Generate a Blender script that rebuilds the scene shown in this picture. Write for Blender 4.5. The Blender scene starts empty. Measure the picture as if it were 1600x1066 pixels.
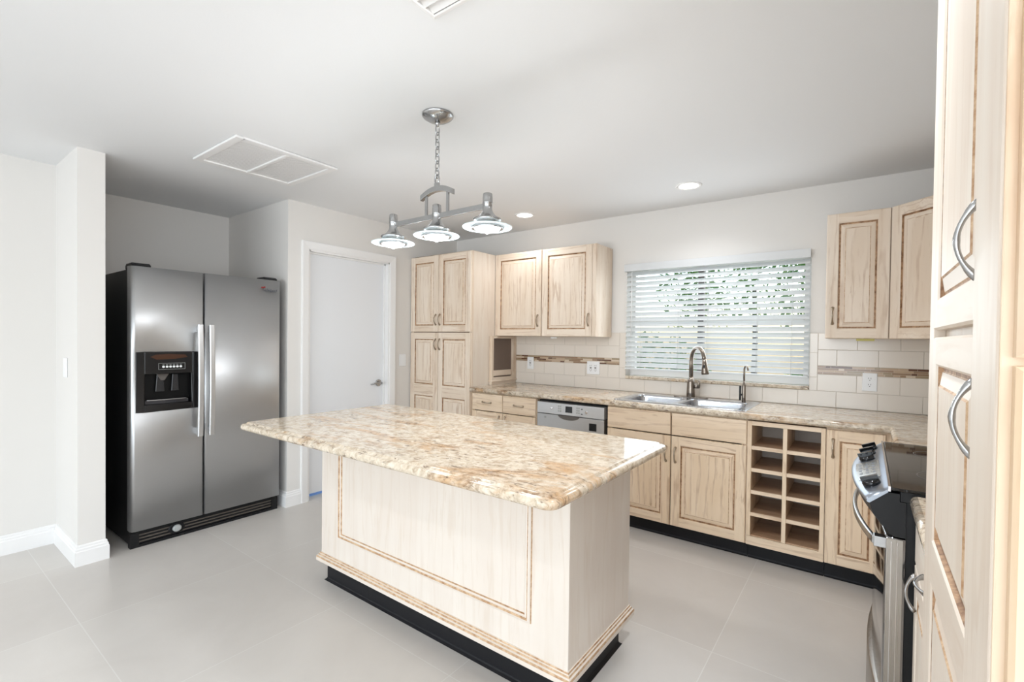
import bpy, bmesh, math, random
from mathutils import Vector, Matrix
random.seed(7)
PI = math.pi
SC = bpy.context.scene
COL = SC.collection

# ------------------------------------------------------------------ camera
F_PX, YAW, V0, CAM_H, ROLL, PITCH = 743.24, .6391, 540.8, 1.3591, .0122, -.0148
c_, s_ = math.cos(YAW), math.sin(YAW)
R0 = Vector((c_, s_, 0)); F0 = Vector((-s_, c_, 0)); U0 = Vector((0, 0, 1))
FW = F0*math.cos(PITCH)+U0*math.sin(PITCH); UP = U0*math.cos(PITCH)-F0*math.sin(PITCH)
RT = R0*math.cos(ROLL)+UP*math.sin(ROLL); UP2 = UP*math.cos(ROLL)-R0*math.sin(ROLL)
cam_d = bpy.data.cameras.new('camera'); cam = bpy.data.objects.new('camera', cam_d); COL.objects.link(cam)
cam_d.sensor_fit = 'HORIZONTAL'; cam_d.sensor_width = 36; cam_d.lens = F_PX/1600*36
cam_d.shift_y = (V0-533)/1600; cam_d.clip_start = .02
m = Matrix((RT, UP2, -FW)).transposed().to_4x4(); m.translation = (0, 0, CAM_H)
cam.matrix_world = m
SC.camera = cam

# ------------------------------------------------------------------ world, lights, exposure
SC.view_settings.view_transform = 'Standard'; SC.view_settings.look = 'None'
SC.view_settings.gamma = 1; SC.view_settings.use_curve_mapping = False
SC.view_settings.exposure = 0.22
W = bpy.data.worlds.new('world'); SC.world = W; W.use_nodes = True
wn = W.node_tree.nodes; wl = W.node_tree.links
bg = wn['Background']
sky = wn.new('ShaderNodeTexSky'); sky.sky_type = 'NISHITA'; sky.sun_disc = False
sky.sun_elevation = math.radians(48); sky.sun_rotation = math.radians(20); sky.air_density = 1.0; sky.dust_density = 2.0
wl.new(sky.outputs[0], bg.inputs[0]); bg.inputs[1].default_value = .30

def area(name, loc, rot, sx, sy, power, col=(1, 1, 1)):
    d = bpy.data.lights.new(name, 'AREA'); d.shape = 'RECTANGLE'; d.size = sx; d.size_y = sy
    d.energy = power; d.color = col
    o = bpy.data.objects.new(name, d); COL.objects.link(o); o.location = loc; o.rotation_euler = rot
    return o
# daylight through the wide glazed opening of the room behind the camera
area('daylight_rear_opening', (-.9, -7.6, 1.25), (PI/2, 0, 0), 5.6, 2.1, 215, (.84, .925, 1))
# added unseen lamp, daylight-toned, at the right opening, to even the light
area('added_right_daylight', (2.85, -1.9, 1.25), (PI/2, 0, PI/2), 2.6, 2.0, 76, (.84, .925, 1))
# added unseen lamp behind the camera, standing in for flash bounced off the ceiling
area('added_bounce_fill', (.5, -3.2, 1.2), (PI, 0, 0), 3.0, 2.0, 100, (.84, .925, 1))
# added lamp inside the blind boosting window daylight; outside one lights the blind
area('added_window_fill', (-.985, 3.825, 1.56), (-PI/2, 0, 0), 1.3, .8, 5.5, (.84, .925, 1))
area('daylight_on_blind', (-.985, 4.25, 1.55), (-PI/2, 0, 0), 1.3, .9, 5, (.88, .95, 1))

# ------------------------------------------------------------------ materials
def mat(name, col=(.8, .8, .8), rough=.5, metal=0., spec=.5, coat=0., emit=None, es=0.):
    m = bpy.data.materials.new(name); m.use_nodes = True
    b = m.node_tree.nodes['Principled BSDF']
    b.inputs['Base Color'].default_value = (*col, 1); b.inputs['Roughness'].default_value = rough
    b.inputs['Metallic'].default_value = metal; b.inputs['Specular IOR Level'].default_value = spec
    b.inputs['Coat Weight'].default_value = coat; b.inputs['Coat Roughness'].default_value = .05
    if emit: b.inputs['Emission Color'].default_value = (*emit, 1); b.inputs['Emission Strength'].default_value = es
    return m
def srgb(r, g, b):
    f = lambda v: (v/255/12.92) if v <= 10 else ((v/255+.055)/1.055)**2.4
    return (f(r), f(g), f(b))
class NT:
    def __init__(s, m): s.m = m; s.t = m.node_tree; s.b = s.t.nodes['Principled BSDF']
    def n(s, ty, **k):
        nd = s.t.nodes.new(ty)
        for a, v in k.items():
            if a in nd.inputs.keys(): nd.inputs[a].default_value = v
            else: setattr(nd, a, v)
        return nd
    def l(s, a, b): s.t.links.new(a, b)
    def coords(s, scale, rand=True, rot=(0, 0, 0)):
        tc = s.n('ShaderNodeTexCoord'); mp = s.n('ShaderNodeMapping'); mp.inputs['Scale'].default_value = scale
        mp.inputs['Rotation'].default_value = rot
        if rand:
            oi = s.n('ShaderNodeObjectInfo'); mu = s.n('ShaderNodeVectorMath', operation='MULTIPLY_ADD')
            mu.inputs[1].default_value = (7.3, 5.1, 9.7); s.l(oi.outputs['Random'], mu.inputs[0]); s.l(tc.outputs['Object'], mu.inputs[2])
            s.l(mu.outputs[0], mp.inputs['Vector'])
        else: s.l(tc.outputs['Object'], mp.inputs['Vector'])
        return mp.outputs[0]
    def noise(s, vec, scale, detail=4, rough=.55, dist=0.):
        nd = s.n('ShaderNodeTexNoise'); nd.inputs['Scale'].default_value = scale; nd.inputs['Detail'].default_value = detail
        nd.inputs['Roughness'].default_value = rough; nd.inputs['Distortion'].default_value = dist
        s.l(vec, nd.inputs['Vector']); return nd.outputs['Fac']
    def ramp(s, fac, stops, mode='LINEAR'):
        r = s.n('ShaderNodeValToRGB'); e = r.color_ramp.elements; r.color_ramp.interpolation = mode
        while len(e) < len(stops): e.new(.5)
        for el, (p, c) in zip(e, stops):
            el.position = p; el.color = (*c, 1) if len(c) == 3 else c
        s.l(fac, r.inputs[0]); return r.outputs[0]
    def mix(s, fac, a, b, blend='MIX'):
        x = s.n('ShaderNodeMix', data_type='RGBA', blend_type=blend)
        for v, i in ((fac, x.inputs['Factor']), (a, x.inputs[6]), (b, x.inputs[7])):
            if isinstance(v, (int, float)): i.default_value = v
            elif isinstance(v, tuple): i.default_value = (*v, 1)
            else: s.l(v, i)
        return x.outputs[2]
    def bump(s, fac, strength, dist=.002):
        b = s.n('ShaderNodeBump'); b.inputs['Strength'].default_value = strength; b.inputs['Distance'].default_value = dist
        s.l(fac, b.inputs['Height']); s.l(b.outputs[0], s.b.inputs['Normal'])

def wood(name, axis, light, mid, dark, grain=.5, rough=.42):
    m = mat(name, light, rough); k = NT(m)
    st = {'z': (1, 1, .11), 'x': (.11, 1, 1), 'y': (1, .11, 1)}[axis]
    v = k.coords(st)
    broad = k.noise(v, 9, 3, .5, .8)
    fine = k.noise(v, 70, 5, .65, .4)
    wv = k.n('ShaderNodeTexWave', wave_type='BANDS', bands_direction={'z': 'X', 'x': 'Z', 'y': 'X'}[axis])
    wv.inputs['Scale'].default_value = 5.5; wv.inputs['Distortion'].default_value = 16; wv.inputs['Detail'].default_value = 4
    wv.inputs['Detail Scale'].default_value = .9; wv.inputs['Detail Roughness'].default_value = .62; k.l(v, wv.inputs['Vector'])
    v2 = k.coords((1, 1, 1)); blotch = k.noise(v2, 5, 3)
    c1 = k.ramp(broad, [(.35, light), (.62, mid)])
    g = k.ramp(wv.outputs['Fac'], [(.02, (.15,)*3), (.16, (1, 1, 1))])
    g2 = k.ramp(fine, [(.30, (0, 0, 0)), (.45, (1, 1, 1))])
    both = k.mix(1., g, g2, 'MULTIPLY')
    inv = k.n('ShaderNodeMath', operation='SUBTRACT'); inv.inputs[0].default_value = 1; k.l(both, inv.inputs[1])
    bl = k.ramp(blotch, [(.38, (.12,)*3), (.66, (1, 1, 1))])
    ml = k.n('ShaderNodeMath', operation='MULTIPLY'); k.l(inv.outputs[0], ml.inputs[0]); k.l(bl, ml.inputs[1])
    ml2 = k.n('ShaderNodeMath', operation='MULTIPLY'); k.l(ml.outputs[0], ml2.inputs[0]); ml2.inputs[1].default_value = grain
    c = k.mix(ml2.outputs[0], c1, dark)
    k.l(c, k.b.inputs['Base Color']); k.bump(fine, .12, .001)
    return m
OAK_L, OAK_M, OAK_D = srgb(234, 218, 200), srgb(224, 204, 182), srgb(180, 144, 112)
M = {}
M['oak_v'] = wood('oak_vertical', 'z', OAK_L, OAK_M, OAK_D, .62)
M['oak_h'] = wood('oak_horizontal', 'x', OAK_L, OAK_M, OAK_D, .62)
M['base_v'] = wood('base_oak_vertical', 'z', srgb(238, 216, 189), srgb(229, 204, 173), srgb(166, 126, 92), .68)
M['base_h'] = wood('base_oak_horizontal', 'x', srgb(238, 216, 190), srgb(229, 205, 176), srgb(170, 132, 98), .6)
M['oak_y'] = wood('oak_depth', 'y', OAK_L, OAK_M, OAK_D, .5)
WL, WM, WD = srgb(236, 225, 211), srgb(229, 214, 198), srgb(206, 182, 158)
M['white_v'] = wood('whitewash_vertical', 'z', WL, WM, WD, .35)
M['white_h'] = wood('whitewash_horizontal', 'x', WL, WM, WD, .35)
IL, IM, ID = srgb(232, 222, 211), srgb(227, 215, 203), srgb(210, 190, 168)
M['isl_v'] = wood('island_vertical', 'z', IL, IM, ID, .3)
M['isl_h'] = wood('island_horizontal', 'x', IL, IM, ID, .3)
NL, NM, ND = srgb(232, 210, 186), srgb(222, 194, 160), srgb(190, 145, 104)
M['side_v'] = wood('near_oak_vertical', 'z', NL, NM, ND, .5)
def glaze_mat(name, a, b):
    m = mat(name, a, .5); k = NT(m); v = k.coords((1, 1, 1)); f = k.noise(v, 38, 4, .7)
    k.l(k.ramp(f, [(.36, a), (.62, b)]), k.b.inputs['Base Color']); return m
M['glaze'] = glaze_mat('brown_glaze', srgb(122, 84, 54), srgb(190, 152, 116))
M['glaze_soft'] = glaze_mat('soft_glaze', srgb(168, 126, 88), srgb(218, 188, 154))
M['shelf'] = wood('shelf_oak', 'x', srgb(196, 164, 134), srgb(178, 142, 112), srgb(136, 98, 70), .5)
M['shelf_v'] = wood('shelf_oak_vertical', 'z', srgb(206, 176, 146), srgb(190, 156, 126), srgb(146, 108, 80), .5)
M['greyback'] = mat('grey_back_panel', srgb(176, 164, 154), .6)

def paint(name, col, rough=.6, bump=.05, sc=90):
    m = mat(name, col, rough); k = NT(m); v = k.coords((1, 1, 1), False); k.bump(k.noise(v, sc, 3), bump, .002); return m
M['wall'] = paint('cream_wall_paint', srgb(228, 224, 219))
M['ceil'] = paint('white_ceiling_paint', srgb(236, 236, 236), .7, .12, 140)
M['trim'] = paint('white_trim_paint', srgb(240, 238, 236), .35, .0)
M['door'] = paint('white_door_paint', srgb(236, 237, 239), .35, .0)
M['plate'] = mat('white_plastic', srgb(240, 240, 240), .3)
M['slot'] = mat('dark_slot', srgb(70, 55, 45), .5)
M['black'] = mat('black_plastic', (.010, .010, .011), .38, 0., .28)
M['blackgloss'] = mat('black_gloss', (.008, .008, .009), .06)
M['blackvinyl'] = mat('black_vinyl_base', (.010, .010, .012), .5, 0., .25)
M['darkgap'] = mat('dark_gap', (.02, .016, .013), .8)
M['nickel'] = mat('brushed_nickel', srgb(176, 176, 176), .24, 1.)
M['faucet'] = mat('dark_brushed_steel', srgb(140, 130, 120), .26, 1.)
M['chrome'] = mat('polished_chrome', srgb(225, 225, 228), .12, 1.)
M['hand'] = mat('antique_nickel', srgb(178, 164, 146), .3, 1.)
M['gapshade'] = mat('brown_gap_shade', srgb(96, 66, 46), .6)  # brown for the shade painted in behind door gaps
M['rubber'] = mat('rubber', (.03, .03, .03), .6)
M['silver'] = mat('silver_panel', srgb(160, 166, 175), .34, .85)
M['tape'] = mat('blue_tape', srgb(120, 160, 225), .6)
M['red'] = mat('red_enamel', srgb(150, 20, 24), .3)
M['logo'] = mat('grey_lettering', srgb(96, 98, 104), .4)
M['lightgrey'] = mat('light_grey_plastic', srgb(170, 172, 170), .4)
M['brownref'] = mat('brown_tint', srgb(70, 42, 26), .15)
M['bulb'] = mat('lit_frosted_glass', (1, 1, 1), .4, emit=(1, .98, .95), es=6)
M['can'] = mat('lit_can_lens', (1, 1, 1), .4, emit=(1, .97, .92), es=7)
M['grass'] = mat('lawn', srgb(120, 150, 80), .9)
M['leaf'] = mat('leaf_green', srgb(110, 150, 80), .6)
M['leaf2'] = mat('leaf_pale', srgb(160, 180, 120), .6)
M['bark'] = mat('bark', srgb(90, 75, 60), .9)

def steel(name, col, axis, rough=.40):
    m = mat(name, col, rough, 1.); k = NT(m)
    v = k.coords({'h': (1, 1, 120), 'v': (90, 90, 1)}[axis], False)
    f = k.noise(v, 6, 3)
    v2 = k.coords((1, 1, 1), False); w = k.noise(v2, 2.2, 2)
    mm = k.n('ShaderNodeMath', operation='MULTIPLY_ADD'); k.l(w, mm.inputs[0]); mm.inputs[1].default_value = 14.; k.l(f, mm.inputs[2])
    r = k.ramp(f, [(.3, (rough-.05,)*3), (.7, (rough+.06,)*3)]); k.l(r, k.b.inputs['Roughness'])
    k.bump(mm.outputs[0], .022, .002); return m
M['steel'] = steel('brushed_stainless', srgb(198, 199, 200), 'h')
M['steel_sink'] = steel('sink_stainless', srgb(190, 192, 196), 'h', .2)
M['steel_v'] = steel('stove_stainless', srgb(164, 158, 150), 'v', .3)

def granite(name):
    m = mat(name, (.7, .6, .5), .07, spec=.5); k = NT(m)
    v = k.coords((1, 1, 1), False); vs = k.coords((.55, 1.5, 1), False, (0, 0, .35))
    vein = k.noise(vs, 3.1, 6, .62, 1.4)
    vein2 = k.noise(vs, 11, 6, .7, 1.0)
    speck = k.noise(v, 95, 5, .7)
    mids = k.noise(v, 34, 5, .7, .5)
    base = k.ramp(mids, [(.31, srgb(168, 147, 124)), (.47, srgb(206, 190, 168)), (.64, srgb(228, 216, 199))])
    gold = k.ramp(vein, [(.51, (0, 0, 0)), (.60, (.5,)*3), (.72, (.95,)*3)])
    c = k.mix(gold, base, srgb(196, 150, 98))
    gb = k.ramp(vein2, [(.50, (0, 0, 0)), (.62, (1, 1, 1))])
    gm = k.mix(1., gb, k.ramp(vein, [(.48, (.06,)*3), (.60, (1, 1, 1))]), 'MULTIPLY')
    gm = k.mix(1., gm, k.ramp(mids, [(.42, (1, 1, 1)), (.62, (.25,)*3)]), 'MULTIPLY')
    c = k.mix(gm, c, srgb(104, 70, 40))
    vs2 = k.coords((.5, 1.8, 1), False, (0, 0, .25))
    st = k.noise(vs2, 42, 5, .7, .6)
    dk = k.ramp(st, [(.36, (1, 1, 1)), (.44, (0, 0, 0))])
    dkm = k.mix(1., dk, k.ramp(k.noise(v, 7, 3), [(.36, (.35,)*3), (.56, (1, 1, 1))]), 'MULTIPLY')
    c = k.mix(dkm, c, srgb(112, 92, 76))
    sp = k.ramp(speck, [(.30, (1, 1, 1)), (.37, (0, 0, 0))])
    spm = k.mix(1., sp, k.ramp(vein2, [(.45, (.15,)*3), (.62, (1, 1, 1))]), 'MULTIPLY')
    c = k.mix(spm, c, srgb(74, 56, 44))
    gy = k.ramp(k.noise(vs, 24, 4, .6), [(.60, (0, 0, 0)), (.74, (.6,)*3)])
    c = k.mix(gy, c, srgb(190, 182, 174))
    k.l(c, k.b.inputs['Base Color']); return m
M['granite'] = granite('golden_cream_granite')

def floor_mat():
    m = mat('grey_beige_floor_tile', (.6, .58, .55), .33); k = NT(m)
    tc = k.n('ShaderNodeTexCoord'); mp = k.n('ShaderNodeMapping'); mp.inputs['Location'].default_value = (2.93, -.575, 0)
    k.l(tc.outputs['Object'], mp.inputs['Vector'])
    br = k.n('ShaderNodeTexBrick'); br.offset = 0; br.squash = 1
    br.inputs['Scale'].default_value = 1; br.inputs['Brick Width'].default_value = .805; br.inputs['Row Height'].default_value = .805
    br.inputs['Mortar Size'].default_value = .0022; br.inputs['Mortar Smooth'].default_value = .2; br.inputs['Bias'].default_value = 0
    br.inputs['Color1'].default_value = (*srgb(214, 209, 203), 1); br.inputs['Color2'].default_value = (*srgb(207, 201, 195), 1)
    br.inputs['Mortar'].default_value = (*srgb(222, 219, 214), 1)
    k.l(mp.outputs[0], br.inputs['Vector'])
    f = k.noise(k.coords((1, 1, 1), False), 2.2, 5, .6, .6)
    c = k.mix(1., br.outputs['Color'], k.ramp(f, [(.3, (.93, .925, .92)), (.7, (1, 1, 1))]), 'MULTIPLY')
    k.l(c, k.b.inputs['Base Color']); return m
M['floor'] = floor_mat()
M['tile'] = mat('cream_ceramic_tile', srgb(228, 219, 208), .18)
M['grout'] = mat('tile_grout', srgb(206, 196, 184), .8)
for i, cc in enumerate([(96, 62, 44), (150, 122, 96), (186, 160, 132), (212, 194, 172), (160, 140, 112)]):
    M['mos%d' % i] = mat('mosaic_glass_%s' % 'abcde'[i], srgb(*cc), .15)

def glass(name, col=(1, 1, 1), refl=.12, rough=.02):
    m = bpy.data.materials.new(name); m.use_nodes = True; t = m.node_tree; t.nodes.clear()
    o = t.nodes.new('ShaderNodeOutputMaterial'); mx = t.nodes.new('ShaderNodeMixShader')
    tr = t.nodes.new('ShaderNodeBsdfTransparent'); gl = t.nodes.new('ShaderNodeBsdfGlossy'); fr = t.nodes.new('ShaderNodeLayerWeight')
    tr.inputs[0].default_value = (*col, 1); gl.inputs['Roughness'].default_value = rough; fr.inputs[0].default_value = refl
    t.links.new(fr.outputs['Fresnel'], mx.inputs[0]); t.links.new(tr.outputs[0], mx.inputs[1]); t.links.new(gl.outputs[0], mx.inputs[2])
    t.links.new(mx.outputs[0], o.inputs[0]); return m
M['pane'] = glass('window_glass', (.97, .99, .98))
def frosted():
    m = bpy.data.materials.new('lamp_disc_glass'); m.use_nodes = True; t = m.node_tree; t.nodes.clear()
    o = t.nodes.new('ShaderNodeOutputMaterial'); mx = t.nodes.new('ShaderNodeMixShader'); m2 = t.nodes.new('ShaderNodeMixShader')
    tr = t.nodes.new('ShaderNodeBsdfTransparent'); di = t.nodes.new('ShaderNodeBsdfDiffuse'); tl = t.nodes.new('ShaderNodeBsdfTranslucent')
    tr.inputs[0].default_value = (.90, .95, .96, 1); di.inputs[0].default_value = (.86, .92, .94, 1); tl.inputs[0].default_value = (.86, .92, .94, 1)
    mx.inputs[0].default_value = .22; m2.inputs[0].default_value = .5
    t.links.new(di.outputs[0], m2.inputs[1]); t.links.new(tl.outputs[0], m2.inputs[2]); t.links.new(tr.outputs[0], mx.inputs[1]); t.links.new(m2.outputs[0], mx.inputs[2])
    t.links.new(mx.outputs[0], o.inputs[0]); return m
M['disc'] = frosted()
def slat_mat():
    m = mat('white_blind_slat', srgb(240, 240, 240), .4); k = NT(m)
    t = k.t; tl = t.nodes.new('ShaderNodeBsdfTranslucent'); tl.inputs[0].default_value = (*srgb(235, 240, 242), 1)
    mx = t.nodes.new('ShaderNodeMixShader'); mx.inputs[0].default_value = .3
    out = t.nodes['Material Output']; k.l(k.b.outputs[0], mx.inputs[1]); k.l(tl.outputs[0], mx.inputs[2]); k.l(mx.outputs[0], out.inputs[0])
    return m
M['slat'] = slat_mat()

# ------------------------------------------------------------------ mesh helpers
class MB:
    def __init__(s): s.v = []; s.f = []; s.m = []; s.sm = []
    def face(s, pts, m=0, sm=False):
        i = len(s.v); s.v += [tuple(p) for p in pts]; s.f.append(tuple(range(i, i+len(pts)))); s.m.append(m); s.sm.append(sm)
    def box(s, x0, x1, y0, y1, z0, z1, m=0):
        i = len(s.v)
        s.v += [(x, y, z) for z in (z0, z1) for y in (y0, y1) for x in (x0, x1)]
        for q in ((0, 2, 3, 1), (4, 5, 7, 6), (0, 1, 5, 4), (2, 6, 7, 3), (0, 4, 6, 2), (1, 3, 7, 5)):
            s.f.append(tuple(i+a for a in q)); s.m.append(m); s.sm.append(False)
        return s
    def prism(s, poly, a0, a1, axis='z', m=0, sm=False):
        # poly in the two remaining axes, extruded along axis
        def P(p, a): return {'z': (p[0], p[1], a), 'y': (p[0], a, p[1]), 'x': (a, p[0], p[1])}[axis]
        i = len(s.v); n = len(poly)
        s.v += [P(p, a0) for p in poly]+[P(p, a1) for p in poly]
        s.f.append(tuple(range(i, i+n))[::-1]); s.m.append(m); s.sm.append(False)
        s.f.append(tuple(range(i+n, i+2*n))); s.m.append(m); s.sm.append(False)
        for k in range(n):
            j = (k+1) % n; s.f.append((i+k, i+j, i+n+j, i+n+k)); s.m.append(m); s.sm.append(sm)
        return s
    def rings(s, rings, m=0, sm=True, cap0=True, cap1=True, closed=True, loop=False):
        n = len(rings[0]); i = len(s.v)
        for r in rings: s.v += [tuple(p) for p in r]
        R = len(rings)
        for a in range(R if loop else R-1):
            b = (a+1) % R
            for k in range(n if closed else n-1):
                j = (k+1) % n
                s.f.append((i+a*n+k, i+a*n+j, i+b*n+j, i+b*n+k)); s.m.append(m if isinstance(m, int) else m[a]); s.sm.append(sm)
        if not loop:
            if cap0: s.f.append(tuple(range(i, i+n))[::-1]); s.m.append(m if isinstance(m, int) else m[0]); s.sm.append(False)
            if cap1: s.f.append(tuple(range(i+(R-1)*n, i+R*n))); s.m.append(m if isinstance(m, int) else m[-1]); s.sm.append(False)
        return s
    def lathe(s, prof, cx, cy, n=32, m=0, cap=True):
        s.rings([[(cx+r*math.cos(2*PI*k/n), cy+r*math.sin(2*PI*k/n), z) for k in range(n)] for r, z in prof], m, True, cap, cap); return s
    def tube(s, path, rad, n=12, m=0, flat=1., loop=False):
        path = [Vector(p) for p in path]; R = []
        up = Vector((0, 0, 1)); L = len(path)
        prev = None
        for i, p in enumerate(path):
            if loop: t = path[(i+1) % L]-path[i-1]
            else: t = path[min(i+1, L-1)]-path[max(i-1, 0)]
            t.normalize()
            if prev is None:
                a = Vector((0, 0, 1)) if abs(t.z) < .9 else Vector((1, 0, 0))
                u = (a-t*a.dot(t)).normalized()
            else: u = (prev-t*prev.dot(t)).normalized()
            prev = u; w = t.cross(u)
            r = rad[i] if isinstance(rad, (list, tuple)) else rad
            R.append([p+u*(r*math.cos(2*PI*k/n))+w*(r*flat*math.sin(2*PI*k/n)) for k in range(n)])
        s.rings(R, m, True, True, True, True, loop); return s
    def build(s, name, mats, parent=None, bevel=0., seg=2, loc=None):
        me = bpy.data.meshes.new(name)
        if not isinstance(mats, (list, tuple)): mats = [mats]
        v = s.v
        if loc: v = [(a-loc[0], b-loc[1], c-loc[2]) for a, b, c in v]
        me.from_pydata(v, [], s.f)
        for q in mats: me.materials.append(M[q] if isinstance(q, str) else q)
        for p, mi, sm in zip(me.polygons, s.m, s.sm): p.material_index = mi; p.use_smooth = sm
        bm = bmesh.new(); bm.from_mesh(me); bmesh.ops.remove_doubles(bm, verts=bm.verts, dist=1e-5)
        bmesh.ops.recalc_face_normals(bm, faces=bm.faces); bm.to_mesh(me); bm.free(); me.update()
        o = bpy.data.objects.new(name, me); COL.objects.link(o)
        if parent: o.parent = parent
        if loc: o.location = loc
        if bevel:
            md = o.modifiers.new('bevel', 'BEVEL'); md.width = bevel; md.segments = seg; md.limit_method = 'ANGLE'; md.angle_limit = math.radians(40)
        return o
def thing(name, label, cat, loc=(0, 0, 0), rz=0., group=None):
    o = bpy.data.objects.new(name, None); COL.objects.link(o); o.location = loc; o.rotation_euler = (0, 0, rz)
    o.empty_display_size = .1; o['label'] = label; o['category'] = cat
    if group: o['group'] = group
    return o
def tag(o, label, cat, group=None):
    o['label'] = label; o['category'] = cat
    if group: o['group'] = group
    return o
def struct(name, mb, mats, bevel=0.):
    o = mb.build(name, mats, bevel=bevel); o['kind'] = 'structure'; return o

# ------------------------------------------------------------------ room shell
XD, XL, XA, YW, ZC, XR = -3.672, -4.208, -4.717, 3.888, 2.44, .76
b = MB(); b.box(-7, 3.2, -8.1, 4.1, -.1, 0); struct('floor', b, 'floor')
b = MB(); b.box(-7, 3.2, -8.1, 4.1, ZC, ZC+.1); struct('ceiling', b, 'ceil')
b = MB(); b.box(XL-.12, XL, -8.0, .711, 0, ZC); struct('wall_left', b, 'wall')
b = MB(); b.box(XA-.1, XD, .711, .838, 0, ZC); struct('wall_wing', b, 'wall')
b = MB(); b.box(XA-.1, XA, .838, 2.06, 0, ZC); struct('wall_alcove', b, 'wall')
# wall with the door: from the alcove's right cheek to the window wall, with a door opening
DY0, DY1, DZ = 2.139, 2.960, 2.072
b = MB(); b.box(XA, XD-.12, 1.962, 2.06, 0, ZC); b.box(XD-.12, XD, 1.962, DY0, 0, ZC); b.box(XD-.12, XD, DY1, YW, 0, ZC); b.box(XD-.12, XD, DY0, DY1, DZ, ZC)
struct('wall_doorway', b, 'wall')
WX0, WX1, WZ0, WZ1 = -1.66, -.31, 1.03, 1.985
b = MB(); b.box(XD-.12, WX0, YW, YW+.15, 0, ZC); b.box(WX1, XR+.1, YW, YW+.15, 0, ZC); b.box(WX0, WX1, YW, YW+.15, 0, WZ0); b.box(WX0, WX1, YW, YW+.15, WZ1, ZC)
struct('wall_window', b, 'wall')
b = MB(); b.box(XR, XR+.1, .617, YW, 0, ZC); b.box(XR+.1, 3.1, .617, .74, 0, ZC); struct('wall_right', b, 'wall')
# living area behind the camera: glazed openings in the rear and right walls
b = MB(); b.box(XL-.12, -3.8, -8.0, -7.88, 0, ZC); b.box(2.0, 3.1, -8.0, -7.88, 0, ZC); b.box(-3.8, 2.0, -8.0, -7.88, 2.32, ZC); struct('wall_rear', b, 'wall')
b = MB(); b.box(3.0, 3.1, -.5, .617, 0, ZC); b.box(3.0, 3.1, -7.88, -3.3, 0, ZC); b.box(3.0, 3.1, -3.3, -.5, 2.3, ZC); struct('wall_far_right', b, 'wall')

def baseboard(name, p0, p1, nrm):
    # profile extruded from p0 to p1, sticking out along nrm
    prof = [(0, 0), (.016, 0), (.016, .082), (.0125, .088), (.0125, .098), (.008, .104), (.0075, .114), (.003, .120), (0, .120)]
    b = MB()
    def ring(p): return [(p[0]+nrm[0]*d, p[1]+nrm[1]*d, z) for d, z in prof]
    b.rings([ring(p0), ring(p1)], 0, False); return struct(name, b, 'trim')
baseboard('baseboard_left', (XL, -7.8), (XL, .711), (1, 0))
b = MB()
prof = [(0, 0), (.016, 0), (.016, .082), (.0125, .088), (.0125, .098), (.008, .104), (.0075, .114), (.003, .120), (0, .120)]
def wr(px, py, dx, dy): return [(px+dx*d, py+dy*d, z) for d, z in prof]
b.rings([wr(XL+.016, .711, 0, -1), wr(XD, .711, 1, -1), wr(XD, .838, 1, 1), wr(XD-.3, .838, 0, 1)], 0, False)
struct('baseboard_wing', b, 'trim')
b = MB(); b.rings([wr(XD-.3, 1.962, 0, -1), wr(XD, 1.962, 1, -1), wr(XD, 2.078, 1, 0)], 0, False); struct('baseboard_doorway', b, 'trim')
b = MB(); b.rings([wr(XD, 3.047, 1, 0), wr(XD, 3.2, 1, 0)], 0, False); struct('baseboard_corner', b, 'trim')

# door casing
def casing():
    prof = [(0, 0), (0, .010), (.010, .014), (.045, .018), (.058, .020), (.066, .018), (.066, 0)]   # (outward from the opening, proud of the wall)
    b = MB()
    def r(y, z, sy, sz): return [(XD+h, y+sy*w, z+sz*w) for w, h in prof]
    b.rings([r(DY0, 0, -1, 0), r(DY0, DZ, -1, 1), r(DY1, DZ, 1, 1), r(DY1, 0, 1, 0)], 0, False)
    # jamb lining and stop
    b.box(XD-.12, XD+.002, DY0, DY0+.012, 0, DZ); b.box(XD-.12, XD+.002, DY1-.012, DY1, 0, DZ); b.box(XD-.12, XD+.002, DY0, DY1, DZ-.012, DZ)
    b.box(XD-.06, XD-.045, DY0+.012, DY0+.024, 0, DZ-.012); b.box(XD-.06, XD-.045, DY1-.024, DY1-.012, 0, DZ-.012); b.box(XD-.06, XD-.045, DY0+.012, DY1-.012, DZ-.024, DZ-.012)
    struct('trim_1', b, 'trim')
casing()
d1 = bpy.data.objects.new('door_1', None); COL.objects.link(d1); d1.location = (XD-.08, DY0, 0); d1['kind'] = 'structure'
L0 = (XD-.08, DY0, 0)
b = MB(); b.box(XD-.1, XD-.06, DY0+.015, DY1-.015, .012, DZ-.016)
def local(b, l): b.v = [(x-l[0], y-l[1], z-l[2]) for x, y, z in b.v]; return b
local(b, L0).build('door_slab', 'door', d1, .002)
b = MB(); HY, HZ = 2.885, .925
def xdisc(b, x0, x1, y, z, r, n=24, m=0):
    b.rings([[(x, y+rr*math.cos(2*PI*k/n), z+rr*math.sin(2*PI*k/n)) for k in range(n)] for x, rr in ((x0, r), (x1-.003, r), (x1, r*.85))], m, True); return b
xdisc(b, XD-.06, XD-.05, HY, HZ, .033); xdisc(b, XD-.05, XD-.012, HY, HZ, .012)
b.tube([(XD-.016, HY+.008, HZ), (XD-.014, HY-.03, HZ+.002), (XD-.014, HY-.07, HZ+.001), (XD-.018, HY-.115, HZ-.006)], [.0095, .0095, .008, .007], 12)
hd = local(b, L0).build('door_lever', 'nickel', d1); 
b = MB(); b.box(XD-.059, XD-.055, DY0+.02, DY1-.02, .014, .034); local(b, L0).build('blue_tape_strip', 'tape', d1)

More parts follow.
